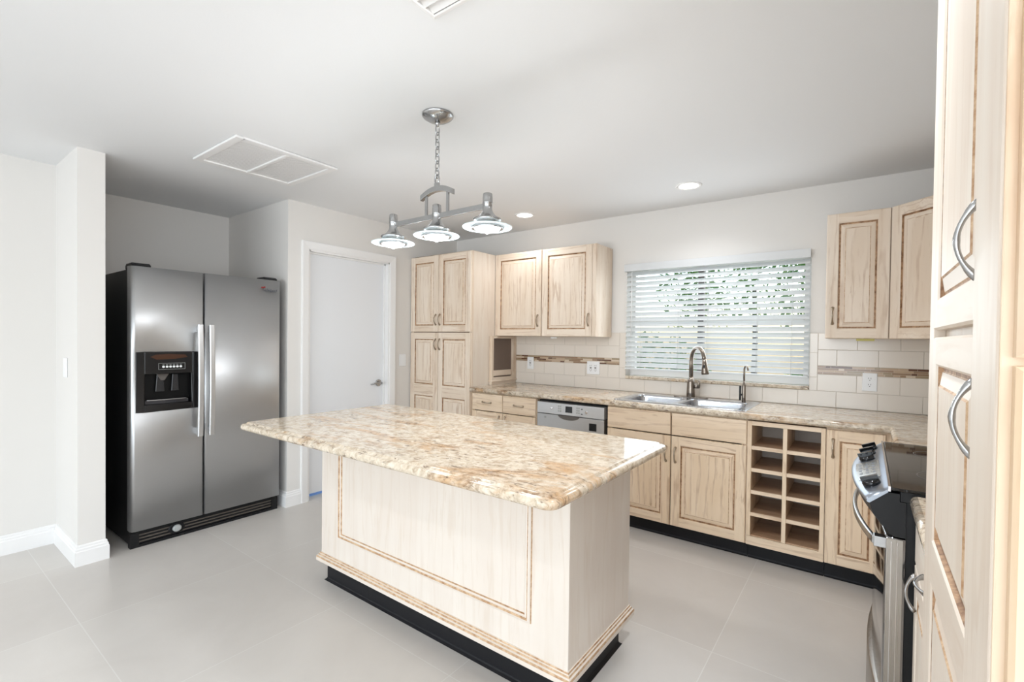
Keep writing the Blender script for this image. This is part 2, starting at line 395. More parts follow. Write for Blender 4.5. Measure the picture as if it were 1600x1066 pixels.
# ------------------------------------------------------------------ window
wi = bpy.data.objects.new('window_1', None); COL.objects.link(wi); wi['kind'] = 'structure'
b = MB()
fy0, fy1 = YW+.085, YW+.13
b.box(WX0+.0005, WX0+.045, fy0, fy1, WZ0+.0755, WZ1-.0455); b.box(WX1-.045, WX1-.0005, fy0, fy1, WZ0+.0755, WZ1-.0455)
b.box(WX0+.0005, WX1-.0005, fy0, fy1, WZ1-.045, WZ1-.0005); b.box(WX0+.0005, WX1-.0005, fy0, fy1, WZ0+.0265, WZ0+.075)
b.box(-1.09, -1.045, fy0-.005, fy1, WZ0+.0755, WZ1-.0455, 1)
for xa, xb in ((WX0+.0455, -1.0905), (-1.0445, WX1-.0455)): b.box(xa, xb, fy0-.005, fy1, 1.51, 1.55)
b.build('window_frame', ['trim', mat('bronze_mullion', srgb(90, 84, 80), .5)], wi, .002)
for x0, x1 in ((WX0+.045, -1.09), (-1.045, WX1-.045)):
    for z0, z1 in ((WZ0+.075, 1.51), (1.55, WZ1-.045)):
        b = MB(); b.box(x0, x1, fy0+.02, fy0+.024, z0, z1); b.build('window_pane', 'pane', wi)
b = MB(); b.box(WX0, WX1, YW-.018, YW+.085, WZ0, WZ0+.026); b.build('window_sill', 'granite', wi, .006, 3)
# outside
b = MB(); b.box(-9, 9, 4.12, 24, -.5, -.35); struct('ground', b, 'grass')
def shrub(name, label, x, y, z, r, h, n, cat='shrub'):
    t = thing(name, label, cat, (x, y, -.35), group='plants outside the kitchen window')
    b = MB()
    for i in range(n):
        th = random.uniform(0, 2*PI); ph = math.acos(random.uniform(-.6, 1)); q = random.uniform(.55, 1.)
        p = Vector((math.cos(th)*math.sin(ph)*r*q, math.sin(th)*math.sin(ph)*r*q, z+math.cos(ph)*h*q))
        a = Vector((random.uniform(-1, 1), random.uniform(-1, 1), random.uniform(-.6, 1))).normalized(); c = a.cross(Vector((random.random(), .3, random.random()))).normalized()
        l = random.uniform(.05, .11)
        b.face([p-a*l, p+c*l*.4, p+a*l, p-c*l*.4], random.choice((0, 0, 1)))
    b.build('foliage', ['leaf', 'leaf2'], t)
    b = MB(); b.tube([(0, 0, 0), (.03, .02, z*.6), (0, 0, z)], [.07, .05, .04], 8); b.build('trunk', 'bark', t)
shrub('leafy_bush', 'leafy green bush outside the left half of the window', -2.6, 6.6, .9, 1.1, 1.0, 1500)
shrub('leafy_bush', 'low green bush outside the right half of the window', -.2, 7.2, .8, 1.0, .7, 1300)
shrub('garden_tree', 'tree behind the bushes seen between the upper blind slats', -1.8, 10.5, 2.8, 2.0, 1.5, 2200, 'tree')

# blind
bl = thing('window_blind', 'white horizontal slat blind lowered over the kitchen window', 'blind', (-.985, YW-.03, 1.12))
LB = (-.985, YW-.03, 1.12); BX0, BX1 = -1.655, -.315
yb = YW-.012
b = MB(); b.box(BX0-.012, BX1+.004, YW-.052, YW-.042, 1.945, 2.005); b.box(BX0-.012, BX0-.004, YW-.05, YW-.002, 1.945, 2.005); b.box(BX1-.004, BX1+.004, YW-.05, YW-.002, 1.945, 2.005)
local(b, LB).build('valance', 'slat', bl, .002)
b = MB(); b.box(BX0, BX1, YW-.035, YW+.02, 1.95, 1.982); local(b, LB).build('headrail', 'slat', bl, .002)
NS = 19; zt, zb_ = 1.925, 1.155; tilt = math.radians(40)
slat_me = None
for i in range(NS):
    z = zt+(zb_-zt)*i/(NS-1); h = .0255
    if slat_me is None:
        b = MB(); R = []
        for k in range(7):
            u = -1+2*k/6; yy = u*h*math.cos(tilt); zz = u*h*math.sin(tilt)+.003*(1-u*u)
            R.append((yy, zz))
        poly = R+[(y+.0008, z_-.0024) for y, z_ in reversed(R)]
        b.prism(poly, BX0-LB[0], BX1-LB[0], 'x', 0, False)
        so = b.build('slat', 'slat', bl); slat_me = so.data
    else:
        so = bpy.data.objects.new('slat', slat_me); COL.objects.link(so); so.parent = bl
    so.location = (0, yb-LB[1], z-LB[2])
b = MB(); b.box(BX0, BX1, yb-.026, yb+.026, 1.112, 1.126); local(b, LB).build('bottom_rail', 'slat', bl, .003)
for x in (-1.52, -1.21, -.985, -.64, -.42):
    b = MB()
    for yy in (yb-.0245, yb+.0245): b.tube([(x, yy, 1.126), (x, yy, 1.95)], .0011, 6)
    local(b, LB).build('ladder_cord', 'slat', bl)
b = MB(); b.tube([(BX0+.06, YW-.056, 1.94), (BX0+.06, YW-.056, 1.40)], .0035, 8); local(b, LB).build('tilt_wand', 'plate', bl)

# ------------------------------------------------------------------ cabinet parts
def door_panel(b, x0, x1, z0, z1, panels, yf=-.02, th=.02, st=.058):
    # materials: 0 vertical wood, 1 horizontal wood, 2 glaze, 3 soft glaze
    c = .004
    o = [(x0, yf+c, z0), (x1, yf+c, z0), (x1, yf+c, z1), (x0, yf+c, z1)]
    i_ = [(x0+c, yf, z0+c), (x1-c, yf, z0+c), (x1-c, yf, z1-c), (x0+c, yf, z1-c)]
    bk = [(p[0], yf+th, p[2]) for p in o]
    for k in range(4):
        j = (k+1) % 4; b.face([o[k], o[j], i_[j], i_[k]], 0); b.face([bk[k], bk[j], o[j], o[k]], 0)
    b.face(bk[::-1], 0)
    q = lambda xa, xb, za, zb, m: b.face([(xa, yf, za), (xb, yf, za), (xb, yf, zb), (xa, yf, zb)], m)
    hx0, hx1 = x0+st, x1-st
    if not panels:
        q(x0+c, x1-c, z0+c, z1-c, 1); return
    q(x0+c, hx0, z0+c, z1-c, 0); q(hx1, x1-c, z0+c, z1-c, 0)
    zz = [z0+c]+[a for p in panels for a in p]+[z1-c]
    for k in range(0, len(zz), 2): q(hx0, hx1, zz[k], zz[k+1], 1)
    prof = [(0, 0), (.004, .003), (.007, .0095), (.0115, .0095), (.014, .008), (.036, .0028), (.0392, .0006), (.044, .0006)]
    mid = [0, 2, 2, 3, 0, 3, 0]
    for pz0, pz1 in panels:
        rr = [[(hx0+d, yf+e, pz0+d), (hx1-d, yf+e, pz0+d), (hx1-d, yf+e, pz1-d), (hx0+d, yf+e, pz1-d)] for d, e in prof]
        for a in range(len(rr)-1):
            for k in range(4):
                j = (k+1) % 4; mm = mid[a]
                b.face([rr[a][k], rr[a][j], rr[a+1][j], rr[a+1][k]], mm if mm else (1 if k in (0, 2) else 0))
        b.face(rr[-1], 0)
DM = ['oak_v', 'oak_h', 'glaze', 'glaze_soft']
DMB = ['base_v', 'base_h', 'glaze', 'glaze_soft']
DMW = ['white_v', 'white_h', 'glaze_soft', 'glaze_soft']
def bow_handle(b, x, z, length=.1, axis='z', yf=-.02, off=.026, r=.0048):
    P = []; Rr = []; N = 18
    for k in range(N+1):
        t = k/N; s = length*(t-.5); y = yf-.002-off*math.sin(PI*t)**.75
        P.append((x, y, z+s) if axis == 'z' else (x+s, y, z))
        e = abs(2*t-1); Rr.append(r*(1.0+.9*max(0, e-.62)/.38 + .25*max(0, .25-e)/.25))
    b.tube(P, Rr, 10)
def add_handle(parent, x, z, axis='z', length=.1, yf=-.02, off=.026, r=.0048, m='hand'):
    b = MB(); bow_handle(b, x, z, length, axis, yf, off, r); return b.build('handle', m, parent)
def door(parent, x0, x1, z0, z1, panels=None, h=None, haxis='z', mats=DM, name='door', st=.058, flat=False, **k):
    b = MB()
    if flat: door_panel(b, x0, x1, z0, z1, None)
    else: door_panel(b, x0, x1, z0, z1, panels or [(z0+st, z1-st)], st=st)
    o = b.build(name, mats, parent)
    if h: add_handle(o, h[0], h[1], haxis, **k)
    return o
def carcass(parent, w, d, z0, z1, frame=True, mids=(), rails=(), top=False, mats=('base_v', 'base_h', 'darkgap'), fw=.035, t=.018, name='carcass', sides=True):
    b = MB()
    b.box(0, t, .02, d, z0, z1); b.box(w-t, w, .02, d, z0, z1); b.box(t, w-t, .02, d, z0, z0+t); b.box(t, w-t, d-.006, d, z0+t, z1, 2)
    if top: b.box(t, w-t, .02, d-.006, z1-t, z1)
    b.box(0, fw, 0, .02, z0, z1); b.box(w-fw, w, 0, .02, z0, z1)
    b.box(fw, w-fw, 0, .02, z0, z0+.03, 1); b.box(fw, w-fw, 0, .02, z1-.03, z1, 1)
    for x in mids: b.box(x-fw/2, x+fw/2, 0, .02, z0+.03, z1-.03, 2)  # mids and rails near-black: shade of the door gaps put into their colour
    for z in rails: b.box(fw, w-fw, -.0004, .0195, z-.015, z+.015, 2)
    return b.build(name, list(mats), parent)
def toe(parent, x0, x1, y=.056, z=.102):
    b = MB(); b.prism([(y, z), (y, .012), (y-.003, .006), (y-.012, 0), (y+.02, 0), (y+.02, z)], x0, x1, 'x'); return b.build('toe_kick', 'blackvinyl', parent)

YF = 3.252   # face-frame plane of the window-wall base units (doors stand 2 cm proud)
DB = YW-YF-.002
ZB, ZT = .102, .878
# pantry in the corner
def pantry():
    x0, x1 = -3.668, -2.863; w = x1-x0; yf = 3.242
    t = thing('tall_pantry_cabinet', 'tall four-door pickled oak pantry in the corner beside the white door', 'cabinet', (x0, yf, 0))
    d = YW-yf-.002
    b = MB(); b.box(0, w, .02, d, ZB, 2.158, 2); b.box(0, .03, 0, .02, ZB, 2.158); b.box(w-.03, w, 0, .02, ZB, 2.158); b.box(.03, w-.03, 0, .02, ZB, ZB+.03, 1); b.box(.03, w-.03, 0, .02, 2.12, 2.158, 1); b.box(.03, w-.03, 0, .02, 1.40, 1.43, 3); b.box(w/2-.04, w/2+.04, 0, .02, ZB+.03, 1.40, 3); b.box(w/2-.04, w/2+.04, 0, .02, 1.43, 2.12, 3)  # middle rail and stiles carry the painted gap shade
    b.build('carcass', ['oak_v', 'oak_h', 'white_v', 'gapshade'], t, .0015)
    xm = -3.279-x0
    for xa, xb, hx in ((.004, xm-.0025, xm-.027), (xm+.0025, w-.004, xm+.027)):
        door(t, xa, xb, 1.4185, 2.152, h=(hx, 1.535), mats=DM)
        door(t, xa, xb, .11, 1.4125, panels=[(.168, .80), (.905, 1.352)], h=(hx, 1.30), mats=DM)
    toe(t, .0, w)
pantry()
# small open pull-out niche on the pantry's side, on the counter
def niche():
    X = -2.861; y0, y1 = 3.487, 3.877; xf = -2.826; z0, z1 = .9205, 1.384
    t = thing('open_niche_box', 'small open oak niche box on the counter against the pantry side', 'niche', (X, y0, z0))
    l = (X, y0, z0)
    b = MB(); b.box(X+.001, xf, y0, y0+.028, z0+.045, z1); b.box(X+.001, xf, y1-.045, y1, z0+.045, z1); b.box(X+.001, xf, y0+.028, y1-.045, z1-.022, z1, 1); b.box(X+.001, xf, y0+.028, y1-.045, z0+.045, z0+.07, 1)
    b.box(X+.001, X+.003, y0+.028, y1-.045, z0+.07, z1-.022, 2)
    local(b, l).build('frame', ['oak_v', 'oak_y', 'niche_dark'], t, .002)
    b = MB(); b.prism([(X+.001, z0+.03), (xf+.012, z0+.03), (xf+.012, z0+.036), (xf+.004, z0+.045), (X+.001, z0+.045)], y0-.008, y1, 'y'); local(b, l).build('moulding', 'oak_y', t)
    b = MB(); b.box(X+.001, xf-.004, y0+.004, y1, z0, z0+.03); local(b, l).build('plinth', 'oak_y', t)
    b = MB(); b.box(X+.0035, X+.018, y0+.03, y1-.06, z0+.082, z0+.135); local(b, l).build('drawer_front', 'oak_y', t, .002)
M['niche_dark'] = mat('niche_interior', srgb(120, 104, 94), .7)
niche()

def base_unit(x0, x1, label, **k):
    t = thing('base_cabinet', label, 'cabinet', (x0, YF, 0), group='oak base cabinets'); w = x1-x0
    return t, w
# drawer base
t, w = base_unit(-2.861, -2.152, 'oak base cabinet with two handled drawers between pantry and dishwasher')
carcass(t, w, DB, ZB, ZT, mids=(-2.498+2.861,), rails=(.715,)); toe(t, 0, w)
xm = -2.498+2.861
for xa, xb in ((.018, xm-.002), (xm+.002, w-.004)):
    door(t, xa, xb, .722, .872, flat=True, h=((xa+xb)/2, .797), haxis='x', name='drawer_front', length=.1, mats=DMB)
    door(t, xa, xb, .108, .715, h=(xb-.03 if xa < .1 else xa+.03, .64), mats=DMB)
# sink base
t, w = base_unit(-1.521, -.578, 'wide oak sink base cabinet with two plain panels above two doors')
carcass(t, w, DB, ZB, ZT, mids=(-1.05+1.521,), rails=(.715,)); toe(t, 0, w)
xm = -1.049+1.521
for xa, xb, hx in ((.004, xm-.0035, xm-.032), (xm+.0035, w-.004, xm+.032)):
    door(t, xa, xb, .722, .872, flat=True, name='false_drawer_front', mats=DMB)
    door(t, xa, xb, .106, .714, h=(hx, .59), mats=DMB)
# wine rack
def wine_rack():
    x0, x1 = -.576, -.172; w = x1-x0; yf = 3.240
    t = thing('wine_rack_cabinet', 'open oak wine rack cabinet with ten cubbies under the counter', 'wine rack', (x0, yf, 0))
    d = .40; z0, z1 = ZB, .870
    b = MB(); s = .022
    b.box(0, s, 0, d, z0+.055, z1, 0); b.box(w-s, w, 0, d, z0+.055, z1, 0); b.box(s, w-s, 0, d, z1-.026, z1, 1); b.box(0, w, 0, d, z0, z0+.055, 1)
    b.box(s, w-s, d-.01, d, z0+.055, z1-.026, 2)
    b.build('carcass', ['base_v', 'base_h', 'greyback'], t, .001)
    xm = w/2; b = MB(); b.box(xm-.011, xm+.011, 0.001, d-.011, z0+.056, z1-.027); b.build('divider', 'base_v', t, .001)
    zs = z0+.055; ztop = z1-.026; n = 5; hgt = (ztop-zs)/n
    for xa, xb in ((s+.0005, xm-.0115), (xm+.0115, w-s-.0005)):
        for i in range(1, n):
            z = zs+hgt*i; b = MB(); b.box(xa, xb, .002, .012, z-.012, z+.010, 1); b.box(xa, xb, .0121, d-.011, z-.006, z+.006, 0); b.build('shelf', ['shelf', 'base_h'], t)
        b = MB(); b.box(xa, xb, .012, d-.011, zs+.0005, zs+.006); b.build('shelf', 'shelf', t)
    toe(t, 0, w, .068)
wine_rack()
# corner base unit
t, w = base_unit(-.170, .135, 'narrow oak base cabinet with one tall door in the corner by the stove')
carcass(t, w, DB, ZB, ZT); toe(t, 0, w)
door(t, .004, .268, .106, .868, h=(.034, .765), mats=DMB)
b = MB(); b.box(.270, .290, -.004, 0, ZB, ZT); b.build('filler_strip', 'base_v', t)
# return unit between the corner and the stove (faces the island)
t = thing('base_cabinet', 'oak base cabinet turning the corner behind the stove', 'cabinet', (.14, 3.23, 0), -PI/2, 'oak base cabinets')
b = MB(); b.box(0, .60, .0, .615, ZB, ZT, 0); b.build('carcass', ['base_v'], t)
toe(t, 0, .60); door(t, .05, .59, .106, .868, mats=DMB)

# upper cabinets
def upper(x0, x1, label, doors, solid_side=True):
    yf = 3.586; w = x1-x0; d = YW-yf-.011
    t = thing('upper_cabinet', label, 'cabinet', (x0, yf, 1.387), group='upper cabinets on the window wall')
    h = 2.158-1.387
    b = MB(); b.box(0, w, .0, d, 0, h, 0)
    for q in doors[1:]: b.box(q[0]-.02, q[0]+.014, -.0004, .0, .002, h-.002, 1)  # thin strips painting the shade seen between the doors
    b.build('carcass', ['oak_v', 'gapshade'], t, .0015)
    for xa, xb, hx in doors: door(t, xa, xb, .0, h, h=(hx, .14))
    return t
t = upper(-2.861, -1.795, 'oak upper cabinet with two doors left of the window', ((.003, .528, .494), (.534, 1.030, 1.0)))
b = MB(); b.box(1.032, 1.066, -.018, 0, 0, .771); b.build('stile', 'oak_v', t, .002)
b = MB(); b.lathe([(.028, -.004), (.032, -.012), (.026, -.02)], .62, .06, 20); b.build('puck_light', 'plate', t)
t = upper(-.207, .112, 'single-door oak upper cabinet right of the window', ((.002, .315, .038),))
b = MB(); b.box(.16, .25, .03, .09, -.014, 0); b.build('light_fitting', mat('brass_fitting', srgb(150, 140, 80), .4, .6), t)
def diag():
    t = thing('upper_cabinet', 'oak corner upper cabinet with a diagonal door beside the single-door one', 'cabinet', (.118, 3.58, 1.387), group='upper cabinets on the window wall')
    l = (.118, 3.58, 1.387); h = .771
    b = MB(); b.prism([(.118, 3.58), (.455, 3.243), (XR-.002, 3.243), (XR-.002, YW-.011), (.118, YW-.011)], 1.387, 2.158, 'z'); local(b, l).build('carcass', 'oak_v', t, .0015)
    b = MB(); door_panel(b, .006, .468, 0, h, [(.058, h-.058)])
    c, s = math.cos(-PI/4), math.sin(-PI/4)
    b.v = [(x*c-y*s, x*s+y*c, z) for x, y, z in b.v]
    b.build('door', DM, t)
diag()

# ------------------------------------------------------------------ countertops
ZK = .92; TK = .04
def slab(name, label, cells_x, cells_y, inside, fronts, cat='countertop', bev=.016):
    bm = bmesh.new(); vd = {}
    def V(x, y, z):
        k = (round(x, 5), round(y, 5), z)
        if k not in vd: vd[k] = bm.verts.new((x, y, z))
        return vd[k]
    nx, ny = len(cells_x)-1, len(cells_y)-1
    ins = [[inside((cells_x[i]+cells_x[i+1])/2, (cells_y[j]+cells_y[j+1])/2) for j in range(ny)] for i in range(nx)]
    g = lambda i, j: 0 <= i < nx and 0 <= j < ny and ins[i][j]
    for i in range(nx):
        for j in range(ny):
            if not ins[i][j]: continue
            x0, x1, y0, y1 = cells_x[i], cells_x[i+1], cells_y[j], cells_y[j+1]
            bm.faces.new([V(x0, y0, ZK), V(x1, y0, ZK), V(x1, y1, ZK), V(x0, y1, ZK)])
            bm.faces.new([V(x0, y1, ZK-TK), V(x1, y1, ZK-TK), V(x1, y0, ZK-TK), V(x0, y0, ZK-TK)])
            for (di, dj, a, c) in ((-1, 0, (x0, y1), (x0, y0)), (1, 0, (x1, y0), (x1, y1)), (0, -1, (x0, y0), (x1, y0)), (0, 1, (x1, y1), (x0, y1))):
                if not g(i+di, j+dj): bm.faces.new([V(*a, ZK), V(*a, ZK-TK), V(*c, ZK-TK), V(*c, ZK)])
    bmesh.ops.recalc_face_normals(bm, faces=bm.faces)
    es = []
    for e in bm.edges:
        a, c = e.verts[0].co, e.verts[1].co
        if abs(a.z-c.z) < 1e-6 and e.is_manifold and e.calc_face_angle(0) > 1 and fronts(a, c): es.append(e)
    bmesh.ops.bevel(bm, geom=es, offset=bev, segments=5, profile=.5, affect='EDGES', clamp_overlap=True)
    me = bpy.data.meshes.new(name); bm.to_mesh(me); bm.free(); me.materials.append(M['granite'])
    for p in me.polygons: p.use_smooth = abs(p.normal.z) < .99 and abs(p.normal.x) < .99 and abs(p.normal.y) < .99
    o = bpy.data.objects.new(name, me); COL.objects.link(o); tag(o, label, cat, 'granite worktops'); return o
YE = 3.209; XE = .112
SX0, SX1, SY0, SY1 = -1.47, -.615, 3.30, 3.79   # sink cut-out
fr = lambda a, c: (abs(a.y-YE) < 1e-4 and abs(c.y-YE) < 1e-4) or (abs(a.x-XE) < 1e-4 and abs(c.x-XE) < 1e-4)
slab('granite_countertop', 'long granite countertop with the sink under the kitchen window', [-2.861, SX0, SX1, XE, XR-.001], [2.625, YE, SY0, SY1, YW-.001],
     lambda x, y: (y > YE or x > XE) and not (SX0 < x < SX1 and SY0 < y < SY1), fr)
slab('granite_countertop', 'short granite countertop between the stove and the near pantry', [XE, XR-.001], [1.327, 1.788], lambda x, y: True,
     lambda a, c: abs(a.x-XE) < 1e-4 and abs(c.x-XE) < 1e-4)

# ------------------------------------------------------------------ sink and taps
def sink():
    t = thing('kitchen_sink', 'stainless double-bowl drop-in sink under the kitchen window', 'sink', (-1.04, 3.55, ZK))
    l = (-1.04, 3.55, ZK)
    x0, x1, y0, y1 = -1.495, -.60, 3.272, 3.818; zr = ZK+.005
    bx = [(-1.45, -1.075), (-1.045, -.65)]; by0, by1 = 3.318, 3.70
    def rr(xa, xb, ya, yb_, r, z, n=6):
        P = []
        for cx, cy, a0 in ((xb-r, yb_-r, 0), (xa+r, yb_-r, 90), (xa+r, ya+r, 180), (xb-r, ya+r, 270)):
            for k in range(n+1):
                a = math.radians(a0+90*k/n); P.append((cx+r*math.cos(a), cy+r*math.sin(a), z))
        return P
    bm = bmesh.new()
    # rim: outer loop and two holes, filled
    def loop(P): 
        vs = [bm.verts.new(p) for p in P]; return [bm.edges.new((vs[k], vs[(k+1) % len(vs)])) for k in range(len(vs))]
    E_ = loop(rr(x0, x1, y0, y1, .03, zr))
    for xa, xb in bx: E_ += loop(rr(xa, xb, by0, by1, .06, zr))
    bmesh.ops.triangle_fill(bm, use_beauty=True, use_dissolve=False, edges=E_)
    me = bpy.data.meshes.new('r'); bm.to_mesh(me); bm.free()
    b = MB()
    for p in me.polygons: b.face([tuple(me.vertices[i].co) for i in p.vertices])
    b.rings([rr(x0, x1, y0, y1, .03, zr), rr(x0-.003, x1+.003, y0-.003, y1+.003, .033, ZK+.0005)], 0, True, False, False)
    local(b, l).build('rim', 'steel_sink', t)
    for xa, xb in bx:
        b = MB(); R = []
        for e, z in ((0, zr), (.004, zr-.006), (.006, zr-.02), (.012, zr-.15), (.03, zr-.185), (.07, zr-.19)):
            R.append(rr(xa+e, xb-e, by0+e, by1-e, max(.06-e*.3, .02), z))
        b.rings(R, 0, True, False, True); o = local(b, l).build('bowl', 'steel_sink', t)
        cx, cy = (xa+xb)/2, (by0+by1)/2
        b = MB(); b.lathe([(.045, zr-.1895), (.04, zr-.186), (.02, zr-.188)], cx, cy, 20); local(b, l).build('drain', 'chrome', o)
sink()
def gooseneck(name, label, bx, by, hgt, reach, r, head, deck):
    z0 = ZK+.005
    t = thing(name, label, 'faucet', (bx, by, z0)); l = (bx, by, z0)
    if deck:
        b = MB(); P = []
        for k in range(32):
            a = 2*PI*k/32; cx = .10 if math.cos(a) > 0 else -.10; P.append((bx+cx+.028*math.cos(a), by+.028*math.sin(a)))
        b.prism(P, z0, z0+.006, 'z'); local(b, l).build('deck_plate', 'faucet', t, .002)
    zb = z0+(.006 if deck else 0)
    b = MB(); b.lathe([(r*2.0, zb), (r*2.0, zb+.03), (r*1.75, zb+.11), (r*1.15, zb+.15)], bx, by, 24); local(b, l).build('base_body', 'faucet', t)
    # spout swings out over the bowl toward the room and slightly right
    dx, dy = reach
    L = math.hypot(dx, dy); rad = L/2; zc = z0+hgt-rad
    P = [(bx, by, zb+.14), (bx, by, zc-.02)]
    for k in range(0, 13):
        a = PI-k/12*PI*.97; P.append((bx+dx*(.5+.5*math.cos(a)), by+dy*(.5+.5*math.cos(a)), zc+rad*math.sin(a)))
    b = MB(); b.tube(P, r, 14); local(b, l).build('spout', 'faucet', t)
    ex, ey, ez = P[-1]
    if head:
        b = MB(); b.tube([(ex, ey, ez+.01), (ex+dx*.03, ey+dy*.03, ez-.03), (ex+dx*.08, ey+dy*.08, ez-.09), (ex+dx*.09, ey+dy*.09, ez-.1)], [r*1.05, r*1.2, r*1.75, r*1.6], 16)
        o = local(b, l).build('spray_head', 'faucet', t)
        b = MB(); b.box(ex+dx*.04-.007, ex+dx*.04+.007, ey+dy*.04-r*1.55, ey+dy*.04-r*1.2, ez-.075, ez-.03); local(b, l).build('spray_button', 'black', o, .002)
        b = MB(); b.tube([(bx+r*1.5, by, z0+.085), (bx+.055, by-.004, z0+.085)], .013, 14); b.tube([(bx+.055, by-.004, z0+.078), (bx+.062, by-.006, z0+.10), (bx+.066, by-.02, z0+.135)], [.0125, .010, .006], 12)
        local(b, l).build('lever', 'faucet', t)
    else:
        b = MB(); b.box(bx-.030, bx-.018, by-.012, by+.006, zb+.01, zb+.115); b.tube([(bx-.025, by-.003, zb+.05), (bx, by, zb+.05)], .007, 10)
        local(b, l).build('lever', 'black', t, .002)
gooseneck('kitchen_faucet', 'tall gooseneck pull-down faucet behind the double sink', -1.075, 3.765, .385, (.135, -.15), .0155, True, True)
gooseneck('filtered_water_tap', 'small thin water tap on the right rear corner of the sink', -.70, 3.76, .262, (.035, -.06), .0065, False, False)

# ------------------------------------------------------------------ dishwasher
def dishwasher():
    x0, x1 = -2.148, -1.525; y = 3.225
    t = thing('dishwasher', 'stainless dishwasher with a light control strip between base cabinets', 'dishwasher', (x0, y, 0)); l = (x0, y, 0)
    b = MB(); b.box(x0, x1, y+.06, YW-.06, .10, .865); b.box(x0+.02, x1-.02, y+.09, YW-.1, 0, .1); local(b, l).build('body', 'black', t)
    b = MB(); a0, a1 = x0+.012, x1-.018
    b.box(a0, a1, y+.005, y+.06, .115, .762)
    o = local(b, l).build('door_panel', 'steel', t, .003)
    b = MB(); b.box(a0, a1, y+.004, y+.058, .766, .856); o2 = local(b, l).build('control_strip', 'strip', t, .004)
    # scooped pull below the strip
    b = MB(); P = [(-1.843+.095*math.cos(PI+PI*k/16), .764+.034*math.sin(PI+PI*k/16)) for k in range(17)]
    b.prism(P, y+.0005, y+.006, 'y'); local(b, l).build('pull_recess', 'pull_dark', t, .002)
    b = MB(); b.box(-1.872, -1.812, y+.0025, y+.005, .790, .838); local(b, l).build('display', 'blackgloss', o2)
    for cx, cz in ((-1.998, .814), (-1.690, .807)):
        b = MB(); b.rings([[(cx+r*math.cos(2*PI*k/20), yy, cz+r*math.sin(2*PI*k/20)) for k in range(20)] for r, yy in ((.012, y+.005), (.012, y+.0015), (.008, y+.001))], 0, True); local(b, l).build('button', 'chrome', o2)
    for cx in (-1.925, -1.762):
        for q in range(3):
            b = MB(); b.box(cx-.015, cx-.002, y+.002, y+.005, .790+q*.018, .802+q*.018); b.box(cx+.002, cx+.015, y+.002, y+.005, .790+q*.018, .802+q*.018); local(b, l).build('button', 'lightgrey', o2, .001)
    for cz in (.79, .828):
        b = MB(); b.box(-1.734, -1.722, y+.002, y+.005, cz-.005, cz+.005); local(b, l).build('indicator', 'logo', o2)
    b = MB(); b.box(-1.666, -1.604, y+.003, y+.006, .672, .728); local(b, l).build('badge', 'black', t, .002)
    b = MB(); b.rings([[(-2.06+r*math.cos(2*PI*k/16), yy, .735+r*math.sin(2*PI*k/16)) for k in range(16)] for r, yy in ((.010, y+.006), (.009, y+.002))], 0, True); local(b, l).build('round_cap', 'lightgrey', t)
M['strip'] = mat('pale_silver_strip', srgb(208, 209, 210), .36, .6)
M['pull_dark'] = mat('recess_metal', srgb(110, 106, 102), .35, .8)
dishwasher()

# ------------------------------------------------------------------ backsplash
def backsplash():
    t = thing('tile_backsplash', 'cream tile backsplash with a thin mosaic band on the window wall', 'backsplash', (-1, YW, ZK)); l = (-1, YW, ZK+0)
    y0 = YW-.0085; g = .0022; XA_, XB_ = -2.858, XR-.003
    tiles = MB(); gr = MB()
    gr.box(XA_, -1.66, YW-.0055, YW-.0005, ZK+.001, 1.425); gr.box(-.31, XB_, YW-.0055, YW-.0005, ZK+.001, 1.425); gr.box(-1.66, -.31, YW-.0055, YW-.0005, ZK+.001, 1.029)
    def row(xa, xb, z0, z1, j0):
        x = j0-math.ceil((j0-xa)/.2225)*.2225
        while x < xb:
            a, c = max(x, xa), min(x+.2225, xb)
            if c-a > .012: tiles.box(a+g/2, c-g/2, y0, YW-.004, z0+g/2, z1-g/2)
            x += .2225
    L_, R_ = (XA_, -1.717), (-.262, XB_)
    row(XA_, XB_, ZK+.002, 1.029, -.376)
    for xa, xb in (L_, R_):
        row(xa, xb, 1.029, 1.143, -.376+.111); row(xa, xb, 1.202, 1.311, -.376); row(xa, xb, 1.311, 1.424, -.376+.111)
    for xa, xb in ((-1.717, -1.66), (-.31, -.262)):
        for z0, z1 in ((1.029, 1.122), (1.122, 1.29), (1.29, 1.424)): tiles.box(xa+g/2, xb-g/2, y0, YW-.004, z0+g/2, z1-g/2)
    local(gr, l).build('grout_bed', 'grout', t); local(tiles, l).build('tiles', 'tile', t, .0012)
    for xa, xb in (L_, R_):
        b = MB(); rows = 4; hh = (1.201-1.144)/rows
        b.box(xa, xb, YW-.0075, YW-.004, 1.144, 1.201, 3)
        for r in range(rows):
            x = xa
            while x < xb-.004:
                ln = random.choice((.03, .045, .07, .095, .12)); e = min(x+ln, xb)
                b.box(x+.0008, e-.0008, YW-.0092, YW-.007, 1.144+hh*r+.0008, 1.144+hh*(r+1)-.0008, random.choice((0, 0, 1, 1, 2, 3, 4, 2)))
                x = e
        local(b, l).build('mosaic_band', ['mos0', 'mos1', 'mos2', 'mos3', 'mos4'], t)
backsplash()

